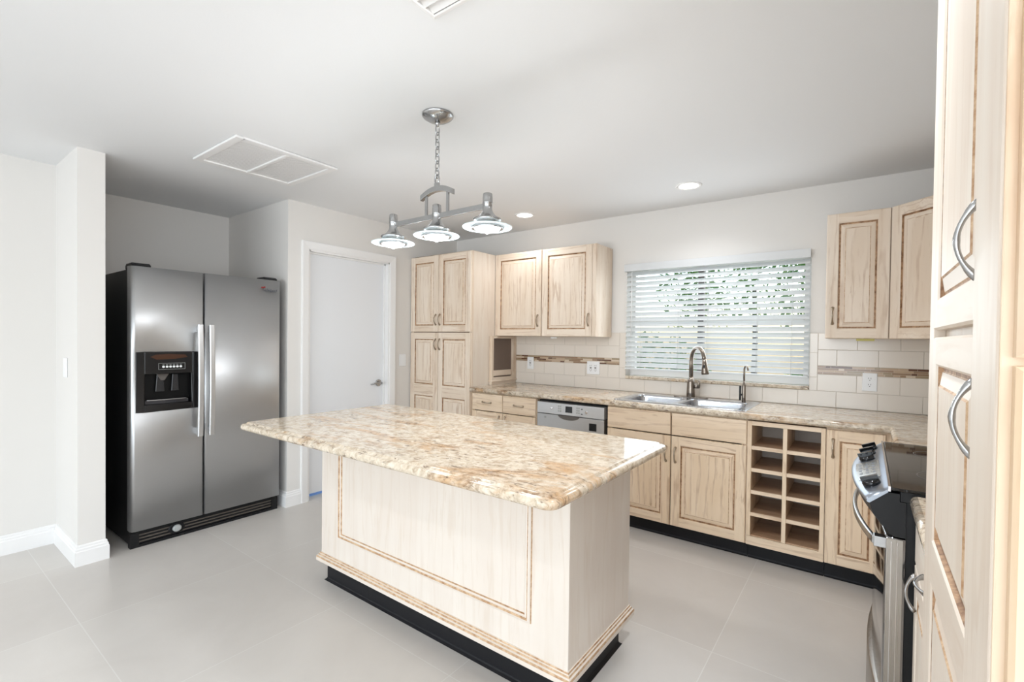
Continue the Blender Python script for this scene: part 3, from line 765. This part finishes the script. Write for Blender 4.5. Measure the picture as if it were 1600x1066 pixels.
def plate(name, label, cat, c, n, w, h, gangs, kind, group=None):
    # c = point on the wall, n = outward normal in plan; local x along the wall
    rz = math.atan2(n[0], -n[1])
    t = thing(name, label, cat, c, rz, group)
    b = MB(); b.box(-w/2, w/2, -.007, -.0005, -h/2, h/2); b.build('cover_plate', 'plate', t, .003)
    for q in range(gangs):
        cx = (q-(gangs-1)/2)*.046
        if kind[q] == 'outlet':
            for dz in (-.02, .02):
                b = MB(); b.prism([(cx+.016*math.cos(2*PI*k/20), dz+.0145*math.sin(2*PI*k/20)) for k in range(20)], -.0085, -.0068, 'y')
                o = b.build('socket', 'plate', t)
                b = MB(); b.box(cx-.0075, cx-.005, -.0092, -.0084, dz, dz+.009); b.box(cx+.005, cx+.0075, -.0092, -.0084, dz, dz+.009); b.box(cx-.0025, cx+.0025, -.0092, -.0084, dz-.010, dz-.005); b.build('slots', 'slot', o)
        elif kind[q] == 'gfci':
            b = MB(); b.box(cx-.017, cx+.017, -.0095, -.0065, -.034, .034); o = b.build('socket', 'plate', t, .001)
            b = MB()
            for dz in (-.022, .016): b.box(cx-.0085, cx-.0055, -.0103, -.0094, dz, dz+.009); b.box(cx+.0055, cx+.0085, -.0103, -.0094, dz, dz+.009)
            b.box(cx-.009, cx+.009, -.0103, -.0094, -.006, -.001); b.box(cx-.009, cx+.009, -.0103, -.0094, .001, .006); b.box(cx-.003, cx+.003, -.0103, -.0094, -.031, -.026); b.build('slots', 'slot', o)
        else:
            b = MB(); b.box(cx-.017, cx+.017, -.0095, -.0065, -.034, .034); b.build('rocker', 'plate', t, .002)
GO = 'wall plates in the kitchen'
yt = YW-.0085
plate('wall_outlet', 'narrow white wall plate on the backsplash nearest the pantry', 'outlet', (-2.65, yt, 1.125), (0, -1), .075, .118, 1, ['gfci'], GO)
plate('wall_outlet', 'white double outlet plate on the backsplash left of the window', 'outlet', (-1.965, yt, 1.108), (0, -1), .125, .118, 2, ['gfci', 'gfci'], GO)
plate('wall_outlet', 'white outlet plate on the backsplash right of the window', 'outlet', (.026, yt, 1.106), (0, -1), .078, .118, 1, ['outlet'], GO)
plate('light_switch', 'white light switch between the white door and the pantry', 'switch', (XD, 3.128, 1.136), (1, 0), .08, .118, 1, ['rocker'], GO)
plate('light_switch', 'white light switch on the wall end left of the refrigerator', 'switch', (-3.94, .711, 1.15), (0, -1), .08, .118, 1, ['rocker'], GO)

# ------------------------------------------------------------------ island
def island():
    x0, x1, y0, y1 = -2.424, -.842, 1.496, 2.045
    t = thing('kitchen_island', 'whitewashed wooden island cabinet with black base in mid kitchen', 'island', (x0, y0, 0)); l = (x0, y0, 0)
    zb = .112; zt = ZK-TK
    b = MB(); b.box(x0, x1, y0, y1, zb, zt, 0); local(b, l).build('cabinet_body', ['isl_v', 'isl_h'], t, .003)
    # picture-frame moulding on the front
    fx0, fx1, fz0, fz1 = -2.262, -1.004, .272, .80
    b = MB(); prof = [(0, 0), (.002, .006), (.006, .011), (.012, .012), (.016, .008), (.019, .0075), (.024, .009), (.028, .006), (.031, 0)]
    rg = [[(fx0+d, y0-h, fz0+d), (fx1-d, y0-h, fz0+d), (fx1-d, y0-h, fz1-d), (fx0+d, y0-h, fz1-d)] for d, h in prof]
    ms = [2, 0, 0, 2, 1, 0, 0, 2]
    for a in range(len(rg)-1):
        for k in range(4):
            j = (k+1) % 4; b.face([rg[a][k], rg[a][j], rg[a+1][j], rg[a+1][k]], {0: (1 if k in (0, 2) else 0), 1: 3, 2: 2}[ms[a]])
    local(b, l).build('panel_moulding', ['isl_v', 'isl_h', 'glaze_soft', 'glaze_soft'], t)
    # base moulding all round
    b = MB(); prof = [(0, .158), (.004, .157), (.006, .151), (.010, .149), (.012, .142), (.018, .139), (.020, .130), (.020, .112), (-.03, .112)]
    R = [[(x0-d, y0-d, z), (x1+d, y0-d, z), (x1+d, y1+d, z), (x0-d, y1+d, z)] for d, z in prof]
    b.rings(R, [0, 1, 0, 1, 0, 1, 0, 0], False, False, False); local(b, l).build('base_moulding', ['isl_h', 'glaze_soft'], t)
    # black toe base
    b = MB(); tx0, tx1, ty0, ty1 = -2.394, -.862, 1.516, 1.985
    prof = [(0, .112), (0, .014), (.003, .008), (.012, .002), (.012, 0)]
    R = [[(tx0-d, ty0-d, z), (tx1+d, ty0-d, z), (tx1+d, ty1+d, z), (tx0-d, ty1+d, z)] for d, z in prof]
    b.rings(R, 0, False, True, True); b.box(-2.028, -2.026, ty0-.0006, ty0, .012, .112, 1)
    local(b, l).build('toe_base', ['blackvinyl', 'darkgap'], t)
    # two cupboard doors on the working side
    for xa, xb in ((-2.40, -1.64), (-1.63, -.866)):
        b = MB(); door_panel(b, 0, xb-xa, .17, .86, [(.235, .795)], yf=-.018, th=.018)
        b.v = [(xb-x-x0, y1-y-y0, z) for x, y, z in b.v]
        o = b.build('door', DMW, t)
island()
def island_top():
    x0, x1, y0, y1 = -2.555, -.675, 1.105, 2.062
    prof = [(.034, ZK), (.030, ZK-.0004), (.027, ZK-.005), (.023, ZK-.0075), (.018, ZK-.0078), (.009, ZK-.0085), (.003, ZK-.013), (0, ZK-.021), (.001, ZK-.029), (.006, ZK-.036), (.014, ZK-.0395), (.022, ZK-.04)]
    def outline(e, r0=.045, n=8):
        r = max(r0-e, .012); P = []
        for cx, cy, a0 in ((x1-e-r, y1-e-r, 0), (x0+e+r, y1-e-r, 90), (x0+e+r, y0+e+r, 180), (x1-e-r, y0+e+r, 270)):
            for k in range(n+1):
                a = math.radians(a0+90*k/n); P.append((cx+r*math.cos(a), cy+r*math.sin(a)))
        return P
    b = MB(); b.rings([[(x, y, z) for x, y in outline(e)] for e, z in prof], 0, True)
    o = b.build('granite_island_top', 'granite', loc=(-1.6, 1.58, ZK-TK)); tag(o, 'large polished granite slab with ogee edge on top of the island', 'countertop', 'granite worktops')
island_top()

# ------------------------------------------------------------------ refrigerator
def fridge():
    y0, y1 = .961, 1.904; xf = -3.672; l = (xf, y0, 0)
    t = thing('refrigerator', 'stainless side-by-side refrigerator with black sides in the wall alcove', 'refrigerator', l)
    zt, zb = 1.788, .112; ys = 1.371
    b = MB(); b.box(-4.60, xf-.075, y0+.006, y1-.006, .02, 1.772); local(b, l).build('body', 'black', t, .004)
    DYa, DYb, DZa, DZb = .985, 1.333, .863, 1.247   # dispenser opening
    def dr(name, a, c, hole):
        b = MB(); x0 = xf-.07; e = .012
        if not hole:
            P = [(a, x0), (a, xf-e), (a+e*.3, xf-e*.3), (a+e, xf), (c-e, xf), (c-e*.3, xf-e*.3), (c, xf-e), (c, x0)]
            b.prism([(x, y) for y, x in P], zb, zt, 'z', 0, True)
        else:
            P = [(a, x0), (a, xf-e*2), (a+e*.6, xf-e*.6), (a+e*2, xf)]
            Q = [(c-e, xf), (c-e*.3, xf-e*.3), (c, xf-e), (c, x0)]
            for z0, z1 in ((zb, DZa), (DZb, zt)): b.prism([(x, y) for y, x in P+Q], z0, z1, 'z', 0, True)
            b.prism([(x, y) for y, x in P[:4]+([(DYa, xf)] if DYa > a+e*2 else [])+[(max(DYa, a+e*2), x0)]], DZa, DZb, 'z', 0, True)
            b.prism([(x, y) for y, x in [(DYb, x0), (DYb, xf)]+Q], DZa, DZb, 'z', 0, True)
            b.box(x0, x0+.006, DYa, DYb, DZa, DZb)
        return local(b, l).build(name, 'steel', t)
    fd = dr('freezer_door', y0, ys-.003, True); rd = dr('fridge_door', ys+.003, y1, False)
    # handles: long flat bars, bowed slightly
    for par, hy in ((fd, 1.335), (rd, 1.405)):
        b = MB(); R = []
        for k in range(13):
            u = k/12; z = .668+.764*u; bow = .045+.012*math.sin(PI*u); w = .0165
            R.append([(xf+bow-.016, hy-w, z), (xf+bow-.004, hy-w, z), (xf+bow, hy-w+.006, z), (xf+bow, hy+w-.006, z), (xf+bow-.004, hy+w, z), (xf+bow-.016, hy+w, z)])
        b.rings(R, 0, False); b.box(xf-.001, xf+.034, hy-.012, hy+.012, .675, .72); b.box(xf-.001, xf+.034, hy-.012, hy+.012, 1.38, 1.425)
        local(b, l).build('handle', 'fridge_handle', par, .002)
    # dispenser
    b = MB(); m = .045
    b.box(xf-.03, xf+.004, DYa, DYa+m, DZa, DZb); b.box(xf-.03, xf+.004, DYb-.035, DYb, DZa, DZb); b.box(xf-.03, xf+.004, DYa+m, DYb-.035, DZa, DZa+.045); b.box(xf-.03, xf+.004, DYa+m, DYb-.035, 1.105, DZb)
    b.box(xf-.064, xf-.058, DYa, DYb, DZa, DZb, 1)
    b.box(xf-.058, xf-.03, DYa+.004, DYa+m, DZa, DZb, 1); b.box(xf-.058, xf-.03, DYb-.035, DYb-.004, DZa, DZb, 1); b.box(xf-.058, xf-.03, DYa+m, DYb-.035, 1.105, DZb-.004, 1)
    dp = local(b, l).build('dispenser_bezel', ['dispblack', 'cavity'], fd, .003)
    b = MB(); b.prism([(DYa+.075, 1.215), (DYa+.10, 1.228), (DYa+.17, 1.234), (DYa+.27, 1.228), (DYa+.285, 1.212), (DYa+.21, 1.200), (DYa+.11, 1.198)], xf+.0042, xf+.005, 'x'); local(b, l).build('brown_patch', 'brownref', dp)  # flat brown oval patch on the upper bezel
    for k in range(6):
        cy = 1.132+.0195*k; b = MB(); xdisc(b, xf+.003, xf+.009, cy, 1.150, .0075, 14); local(b, l).build('button', 'plate', dp)
    b = MB()
    for ya, yb_, za, zb2 in ((1.105, 1.255, 1.172, 1.1735), (1.105, 1.255, 1.132, 1.1335), (1.105, 1.1065, 1.132, 1.1735), (1.2535, 1.255, 1.132, 1.1735)): b.box(xf+.004, xf+.0046, ya, yb_, za, zb2)
    for k in range(6): b.box(xf+.004, xf+.0046, 1.126+.0195*k, 1.138+.0195*k, 1.163, 1.165)
    local(b, l).build('button_outline', 'lightgrey', dp)
    for cy, w in ((1.125, .026), (1.21, .023)):
        b = MB(); b.prism([(cy-w, .985), (cy+w, .985), (cy+w*.7, 1.10), (cy-w*.7, 1.10)], xf-.045, xf-.034, 'x'); local(b, l).build('paddle', 'paddle', dp, .004)
    b = MB(); P = [(xf-.056, DYa+.05)]+[(xf-.012+.012*math.sin(PI*k/10), DYa+.05+.245*k/10) for k in range(11)]+[(xf-.056, DYb-.038)]
    b.prism([(x, y) for x, y in P], DZa+.046, DZa+.072, 'z'); local(b, l).build('drip_tray', 'tray', dp, .003)
    b = MB(); b.tube([(xf-.010+.012*math.sin(PI*k/10), DYa+.052+.241*k/10, DZa+.072) for k in range(11)], .0035, 8); local(b, l).build('tray_lip', 'nickel', dp)
    b = MB(); b.prism([(1.105, 1.104), (1.175, 1.104), (1.158, 1.075), (1.15, 1.06), (1.13, 1.06), (1.12, 1.075)], xf-.05, xf-.028, 'x'); local(b, l).build('ice_chute', 'lightgrey_dark', dp, .004)
    # badge: red swoosh and lettering
    b = MB()
    for cy, cz, ry, rz_ in ((1.765, 1.727, .010, .004), (1.780, 1.730, .008, .005)):
        b.prism([(cy+ry*math.cos(2*PI*k/16), cz+rz_*math.sin(2*PI*k/16)) for k in range(16)], xf, xf+.002, 'x')
    local(b, l).build('red_emblem', 'red', rd)
    cu = bpy.data.curves.new('t', 'FONT'); cu.body = 'Whirlpool'; cu.size = .030; cu.extrude = .0006; cu.shear = .3; cu.space_character = .85
    to = bpy.data.objects.new('t', cu); COL.objects.link(to); dg = bpy.context.evaluated_depsgraph_get()
    me = bpy.data.meshes.new_from_object(to.evaluated_get(dg)); bpy.data.objects.remove(to)
    me.transform(Matrix(((0, 0, 1, xf+.001-l[0]), (1, 0, 0, 1.765-l[1]), (0, 1, 0, 1.700-l[2]), (0, 0, 0, 1))))
    me.materials.append(M['logo']); o = bpy.data.objects.new('brand_lettering', me); COL.objects.link(o); o.parent = rd
    # hinge covers
    for ya in (y0+.012, y1-.115):
        b = MB(); b.prism([(xf-.02, 1.7885), (xf-.16, 1.7725), (xf-.16, 1.80), (xf-.14, 1.812), (xf-.04, 1.812), (xf-.02, 1.80)], ya, ya+.10, 'y'); local(b, l).build('hinge_cover', 'black', t, .006)
    # kick grille
    b = MB(); x1 = xf-.03
    b.box(x1-.04, x1-.01, y0+.004, y1-.004, .0, .108)
    b.box(x1-.01, x1, y0+.004, y1-.004, .094, .108); b.box(x1-.01, x1+.004, y0+.004, y1-.004, 0, .018); b.box(x1-.01, x1+.004, y0+.004, y0+.05, .018, .094); b.box(x1-.01, x1+.004, y1-.05, y1-.004, .018, .094)
    for k in range(3): b.box(x1-.01, x1-.001, y0+.05, y1-.05, .030+k*.021, .037+k*.021, 1)
    g = local(b, l).build('kick_grille', ['black', mat('worn_grille', srgb(92, 84, 76), .5)], t)
    b = MB(); b.rings([[(x, 1.218+r*math.cos(2*PI*k/24), .060+r*.75*math.sin(2*PI*k/24)) for k in range(24)] for x, r in ((x1-.006, .048), (x1+.003, .048), (x1+.004, .040))], 0, True); o = local(b, l).build('filter_ring', 'black', g)
    b = MB(); b.rings([[(x, 1.218+r*math.cos(2*PI*k/24), .060+r*.9*math.sin(2*PI*k/24)) for k in range(24)] for x, r in ((x1+.003, .026), (x1+.012, .026), (x1+.018, .018))], 0, True); local(b, l).build('filter_knob', 'lightgrey', g)
M['dispblack'] = mat('dispenser_black', (.012, .011, .011), .16, 0., .4)
M['cavity'] = mat('dispenser_cavity', (.003, .003, .003), .5, 0., .2)
M['fridge_handle'] = mat('satin_handle', srgb(214, 214, 214), .3, .8)
M['lightgrey_dark'] = mat('smoked_chute', srgb(92, 86, 82), .3)
M['paddle'] = mat('grey_paddle', (.022, .022, .024), .2)
M['tray'] = mat('glossy_tray', (.03, .03, .035), .12)
fridge()

# ------------------------------------------------------------------ range (stove)
def stove():
    y0, y1 = 1.795, 2.618; xe = .066; yc = (y0+y1)/2; hw = (y1-y0)/2
    l = (.1, yc, 0)
    t = thing('electric_stove', 'slide-in stove with bowed silver control panel and black cooktop', 'stove', l)
    b = MB(); b.box(.105, .73, y0+.008, y1-.008, .02, .895); b.box(.15, .70, y0+.03, y1-.03, 0, .02); local(b, l).build('body', 'black', t)
    b = MB(); b.prism([(xe, .925), (.735, .925), (.735, .934), (xe+.006, .934)], y0, y1, 'y'); b.box(.09, .735, y0, y1, .895, .925, 1)
    ct = local(b, l).build('cooktop_glass', ['cooktop', 'black'], t, .002)
    b = MB(); b.box(xe-.004, xe+.002, y0, y1, .921, .936); local(b, l).build('metal_edge', 'chrome', ct)
    for cx, cy, r in ((.24, 2.02, .10), (.24, 2.41, .085), (.53, 2.02, .085), (.53, 2.41, .10)):
        b = MB(); n = 40
        b.rings([[(cx+rr*math.cos(2*PI*k/n), cy+rr*math.sin(2*PI*k/n), .9344) for k in range(n)] for rr in (r, r-.003)], 0, False, False, False); local(b, l).build('burner_ring', 'burner', ct)
    # bowed control panel
    def bow(y): return .045*(1-((y-yc)/hw)**2)
    NY = 20; ys = [y0+(y1-y0)*k/NY for k in range(NY+1)]
    def front(y, u):     # u 0 at the cooktop edge, 1 at the outer lip
        return (xe-.004-u*(.050+bow(y)), .927-u*.040)
    b = MB(); R = []
    for y in ys:
        a = front(y, 0); c = front(y, 1)
        R.append([(a[0], y, a[1]-.009), (a[0], y, a[1]), (a[0]-(a[0]-c[0])*.93, y, a[1]-(a[1]-c[1])*.90), (c[0], y, c[1]), (c[0], y, c[1]-.007), (c[0]+.006, y, c[1]-.009)])
    b.rings(R, 0, True); cp = local(b, l).build('control_panel', 'silver', t)
    # black curved apron under it, closed by the end caps
    b = MB(); R = []
    for y in ys:
        c = front(y, 1); s = .012*(1-((y-yc)/hw)**2)
        R.append([(c[0]+.006, y, c[1]-.0095), (c[0]+.016, y, c[1]-.04), (c[0]+.036, y, c[1]-.068), (.066-s, y, .800), (.076-s, y, .790), (.104, y, .790), (.104, y, .894), (.089, y, .894), (.089, y, .9175), (xe-.004, y, .9175)])
    b.rings(R, 0, False); local(b, l).build('apron', 'black', t)
    nrm = Vector((-.040, 0, .095)).normalized(); du = Vector((-.095, 0, -.040)).normalized()
    for ky in (1.905, 2.30, 2.41, 2.52):
        x, z = front(ky, .5); b = MB(); n = 20; p = Vector((x, ky, z)); w = Vector((0, 1, 0))
        b.rings([[p+nrm*h+du*(r*math.cos(2*PI*k/n))+w*(r*math.sin(2*PI*k/n)) for k in range(n)] for r, h in ((.025, -.002), (.026, .010), (.022, .018))], 0, True)
        b.rings([[p+nrm*h+du*sx*(.024)+w*sy*.008 for sx, sy in ((-1, -1), (1, -1), (1, 1), (-1, 1))] for h in (.016, .030)], 0, False)
        k_ = local(b, l).build('knob', 'blackgloss', cp)
    b = MB()
    def pt(y, u, h): x, z = front(y, u); return Vector((x, y, z))+nrm*h
    b.rings([[pt(y, .15, .0008), pt(y, .86, .0008), pt(y, .86, .0022), pt(y, .15, .0022)] for y in (1.985, 2.05, 2.12, 2.19, 2.25)], 0, False)
    dpl = local(b, l).build('touch_display', 'touch', cp)
    b = MB()
    for iy in range(5):
        for iu in range(3):
            y = 2.01+iy*.046; u = .28+iu*.2; b.face([pt(y, u, .0024), pt(y+.025, u, .0024), pt(y+.025, u+.09, .0024), pt(y, u+.09, .0024)])
    local(b, l).build('key_marks', 'logo', dpl)
    # oven door
    def dx(y, k): return .060-k*(1-((y-yc)/hw)**2)
    def bowbox(name, z0, z1, k, xin, m, par=t, base=0., **kw):
        b = MB(); R = []
        for y in ys:
            x = dx(y, k)+base; R.append([(xin, y, z0), (x+.004, y, z0), (x, y, z0+.006), (x, y, z1-.006), (x+.004, y, z1), (xin, y, z1)])
        b.rings(R, m if isinstance(m, int) else 0, True); return local(b, l).build(name, kw.get('mat', 'steel_v'), par)
    od = bowbox('oven_door', .285, .785, .022, .104, 0, mat='oven_front')
    b = MB()
    b.box(.0605, .0985, y0-.004, y0-.0005, .29, .783); b.box(.071, .0725, y0-.006, y0-.004, .30, .775, 1); b.box(.085, .0865, y0-.006, y0-.004, .30, .775, 1)
    local(b, l).build('door_edge_strip', ['steel_v', 'chrome'], od)
    bowbox('storage_drawer', .055, .272, .036, .104, 0, mat='steel_v')
    b = MB(); b.box(.0605, .0985, y0-.004, y0-.0005, .06, .27); local(b, l).build('drawer_edge_strip', 'steel_v', t)
    # bowed handle with square end brackets
    b = MB(); R = []
    for k in range(25):
        y = y0+.012+(y1-y0-.024)*k/24; u = (y-yc)/hw; x = .030-.058*(1-u*u); z = .765
        R.append([(x, y, z-.011), (x+.011, y, z-.013), (x+.014, y, z), (x+.011, y, z+.013), (x, y, z+.011)])
    b.rings(R, 0, True)
    for ya, yb_ in ((y0+.004, y0+.036), (y1-.036, y1-.004)): b.box(.030, .066, ya, yb_, .748, .780)
    local(b, l).build('oven_handle', 'nickel', od, .002)
M['cooktop'] = mat('black_ceramic_glass', (.010, .010, .011), .04, spec=.6)
M['burner'] = mat('burner_print', srgb(90, 88, 86), .3)
M['touch'] = mat('grey_touch_panel', srgb(140, 138, 132), .2, .3)
M['oven_front'] = mat('mirror_oven_front', srgb(150, 150, 152), .08, 1.)
stove()

# ------------------------------------------------------------------ right-hand run
t = thing('base_cabinet', 'oak base cabinet with a drawer between the stove and near pantry', 'cabinet', (.145, 1.786, 0), -PI/2, 'oak base cabinets')
w = 1.786-1.330
b = MB(); b.box(0, w, 0, XR-.147, ZB, ZT, 0); b.build('carcass', ['white_v'], t, .001)
toe(t, 0, w)
door(t, .004, w-.004, .735, .872, flat=True, h=(.34, .80), haxis='x', name='drawer_front', length=.11, off=.02, mats=['white_v', 'white_h', 'glaze', 'glaze_soft'], m='nickel', r=.0038)
door(t, .002, w-.004, .106, .728, h=(.06, .665), mats=['white_v', 'white_h', 'glaze', 'glaze_soft'], m='nickel', off=.02, r=.0038)

def near_pantry():
    xf = .126; ya, yb_ = 1.325, .748; w = ya-yb_
    t = thing('tall_pantry_cabinet', 'tall pale oak pantry with bow handles at the right edge', 'cabinet', (xf, ya, 0), -PI/2)
    b = MB(); b.box(0, w, .0, XR-xf-.002, ZB, 2.30, 0); b.box(0, .074, -.018, 0, ZB, 2.30, 0); b.build('carcass', ['white_v'], t, .001)
    toe(t, 0, w)
    mt = ['white_v', 'white_h', 'glaze', 'glaze_soft']
    hx = ya-.772
    def dd(z0, z1, panels, hz):
        b = MB(); door_panel(b, .080, w-.004, z0, z1, panels, st=.062)
        o = b.build('door', mt, t); add_handle(o, hx, hz, 'z', .088, off=.0195, r=.0030, m='nickel')
    dd(1.386, 2.28, [(1.44, 2.22)], 1.482); dd(.11, 1.372, [(.16, .915), (.99, 1.322)], 1.272)
near_pantry()
def near_tall():
    x0, yf = .097, .619
    t = thing('tall_cabinet', 'tall oak cabinet cut off by the right edge, nearest the camera', 'cabinet', (x0, yf, 0))
    w = XR-x0-.002
    b = MB(); b.box(0, w, .0, .126, .0, 2.30, 0); b.build('carcass', ['white_v'], t, .003)
    b = MB(); b.box(0.0015, w, -.004, -.0005, .0, 2.30, 0); b.build('face_frame', ['side_v'], t, .0015)
    def dd(z0, z1, hz):
        b = MB(); door_panel(b, .010, .45, z0, z1, [(z0+.06, z1-.06)], st=.06); o = b.build('door', ['side_v', 'side_v', 'glaze', 'glaze_soft'], t); add_handle(o, .41, hz, m='nickel')
    dd(1.348, 2.28, 1.48); dd(.06, 1.340, 1.24)
near_tall()

# ------------------------------------------------------------------ lights and vents on the ceiling
def pendant():
    X, Y = -1.684, 1.64
    t = thing('pendant_light', 'brushed nickel three-light pendant hanging on a chain above the island', 'pendant light', (X, Y, ZC)); l = (X, Y, ZC)
    b = MB(); b.lathe([(.076, ZC-.001), (.076, ZC-.006), (.070, ZC-.014), (.05, ZC-.026), (.022, ZC-.034), (.008, ZC-.036)], X, Y, 36); b.lathe([(.012, ZC-.034), (.013, ZC-.045), (.006, ZC-.056)], X, Y, 16); local(b, l).build('canopy', 'nickel', t)
    # chain: alternating oval links
    zt, zb = ZC-.056, 2.142; n = 7; pitch = (zt-zb)/n; hl = pitch*.5+.0075
    b = MB()
    for i in range(n):
        zc = zt-pitch*(i+.5); P = []
        for k in range(16):
            a = 2*PI*k/16; u = .0115*math.cos(a); v = hl*math.sin(a)
            P.append((X+u, Y, zc+v) if i % 2 else (X, Y+u, zc+v))
        b.tube(P, .0028, 8, loop=True)
    local(b, l).build('chain', 'nickel', t)
    b = MB(); P = [(X+.013*math.cos(a), Y, 2.128+.022*math.sin(a)) for a in [2*PI*k/20 for k in range(20)]]
    b.tube(P, .0048, 10, loop=True); b.box(X-.013, X+.013, Y-.008, Y+.008, 2.092, 2.112); local(b, l).build('hanger_loop', 'nickel', t, .002)
    b = MB(); R = []
    for k in range(15):
        u = -1+2*k/14; x = X+.108*u; z = 2.083-.030*u*u; R.append([(x, Y-.011, z-.013), (x, Y+.011, z-.013), (x, Y+.011, z+.013), (x, Y-.011, z+.013)])
    b.rings(R, 0, False); local(b, l).build('arch', 'nickel', t, .002)
    for s in (-1, 1):
        b = MB(); b.box(X+s*.073-.007, X+s*.073+.007, Y-.005, Y+.005, 1.962, 2.060); local(b, l).build('upright', 'nickel', t, .001)
    b = MB(); b.box(X-.322, X+.322, Y-.006, Y+.006, 1.938, 1.964); local(b, l).build('crossbar', 'nickel', t, .002)
    for dx in (-.322, 0, .320):
        cx = X+dx
        b = MB(); b.lathe([(.014, 2.008), (.0205, 2.004), (.022, 1.985), (.022, 1.968), (.0225, 1.966), (.0225, 1.962), (.021, 1.960), (.021, 1.934), (.026, 1.921), (.036, 1.908), (.050, 1.897), (.062, 1.893), (.065, 1.887), (.060, 1.882), (.052, 1.860)], cx, Y, 32)
        s = local(b, l).build('lamp_shade', 'nickel', t)
        b = MB(); b.lathe([(.054, 1.864), (.108, 1.8585), (.1095, 1.856), (.108, 1.8535), (.054, 1.858)], cx, Y, 48, 0, False); local(b, l).build('glass_disc', 'disc', s)
        b = MB(); n = 48; b.tube([(cx+.109*math.cos(2*PI*k/n), Y+.109*math.sin(2*PI*k/n), 1.856) for k in range(n)], .0028, 8, loop=True); local(b, l).build('disc_rim', 'rimglow', s)
        b = MB(); b.lathe([(.060, 1.867), (.070, 1.856), (.071, 1.849), (.066, 1.848), (.056, 1.857)], cx, Y, 40, 0, False); local(b, l).build('lens_ring', 'nickel', s)
        b = MB(); b.lathe([(.060, 1.854), (.056, 1.846), (.040, 1.838), (.012, 1.834), (.006, 1.827), (.001, 1.826)], cx, Y, 32); local(b, l).build('lit_lens', 'bulb', s)
        p = bpy.data.lights.new('lamp', 'POINT'); p.energy = 5.6; p.shadow_soft_size = .05; p.color = (.93, .96, 1)
        o = bpy.data.objects.new('lamp', p); COL.objects.link(o); o.parent = s; o.location = (cx-X, 0, 1.735-ZC)
M['rimglow'] = mat('polished_glass_edge', srgb(225, 240, 242), .08, 0., 1.)
pendant()
for x, y, lab in ((-1.007, 3.389, 'recessed ceiling light nearer the window, right one of the pair'), (-2.402, 3.395, 'recessed ceiling light above the left upper cabinets')):
    t = thing('recessed_light', lab, 'ceiling light', (x, y, ZC), group='recessed ceiling lights')
    b = MB(); b.lathe([(.088, -.0005), (.088, -.004), (.083, -.008), (.066, -.006), (.066, -.002)], 0, 0, 40, 0, False); b.build('trim_ring', 'trim', t)
    b = MB(); b.lathe([(.066, -.002), (.06, -.0045), (.02, -.006)], 0, 0, 32); b.build('lens', 'can', t)
    p = bpy.data.lights.new('lamp', 'SPOT'); p.energy = 12; p.spot_size = 2.5; p.spot_blend = .8; p.shadow_soft_size = .06; p.color = (.93, .96, 1)
    o = bpy.data.objects.new('lamp', p); COL.objects.link(o); o.parent = t; o.location = (0, 0, -.03)
for x, y in ((-2.4, -.5), (-1.0, -.5), (.4, -.5), (-.22, 1.5)):
    # added spots without fixtures, over and behind the camera, unseen, to even the light
    p = bpy.data.lights.new('lamp', 'SPOT'); p.energy = 22 if y < 0 else 44; p.spot_size = 2.6; p.spot_blend = .9; p.shadow_soft_size = .07; p.color = (.91, .955, 1)
    o = bpy.data.objects.new('lamp', p); COL.objects.link(o); o.location = (x, y, ZC-.03)
def return_vent():
    x0, x1, y0, y1 = -3.305, -2.728, 1.168, 1.782
    t = thing('return_air_vent', 'large white two-panel air vent on the ceiling before the alcove', 'vent', (x0, y0, ZC), group='ceiling air vents'); l = (x0, y0, ZC)
    b = MB(); f = .042; z0 = ZC-.014; ym = 1.475
    b.box(x0, x1, y0, y0+f, z0, ZC-.0005); b.box(x0, x1, y1-f, y1, z0, ZC-.0005); b.box(x0, x0+f, y0+f, y1-f, z0, ZC-.0005); b.box(x1-f, x1, y0+f, y1-f, z0, ZC-.0005); b.box(x0+f, x1-f, ym-.012, ym+.012, z0, ZC-.0005)
    local(b, l).build('frame', 'trim', t, .004)
    for a, c in ((y0+f, ym-.012), (ym+.012, y1-f)):
        b = MB(); b.box(x0+f, x1-f, a, c, ZC-.003, ZC-.0005, 1)
        n = 22; 
        for k in range(n):
            x = x0+f+(x1-x0-2*f)*(k+.5)/n; b.prism([(x-.0120, ZC-.0052), (x-.0115, ZC-.0042), (x+.0105, ZC-.0062), (x+.0100, ZC-.0072)], a, c, 'y')
        local(b, l).build('louvre_panel', ['trim', 'ventdark'], t)
M['ventdark'] = mat('vent_filter', srgb(246, 246, 246), .8)
return_vent()
def supply_vent():
    x0, x1, y0, y1 = -1.19, -.82, .83, 1.14
    t = thing('supply_air_vent', 'small white air vent at the top edge of the photo', 'vent', (x0, y0, ZC), group='ceiling air vents'); l = (x0, y0, ZC)
    b = MB(); f = .03; R = [[(x0+d, y0+d, z), (x1-d, y0+d, z), (x1-d, y1-d, z), (x0+d, y1-d, z)] for d, z in ((0, ZC-.0005), (0, ZC-.004), (.022, ZC-.016), (.03, ZC-.016), (.03, ZC-.001))]
    b.rings(R, 0, False, False, False); local(b, l).build('frame', 'trim', t)
    b = MB(); b.box(x0+f, x1-f, y0+f, y1-f, ZC-.002, ZC-.0005, 1)
    for k in range(7):
        y = y0+f+(y1-y0-2*f)*(k+.5)/7; b.prism([(y-.016, ZC-.004), (y-.014, ZC-.003), (y+.014, ZC-.016), (y+.012, ZC-.017)], x0+f, x1-f, 'x')
    local(b, l).build('louvre_panel', ['trim', 'ventdark'], t)
supply_vent()
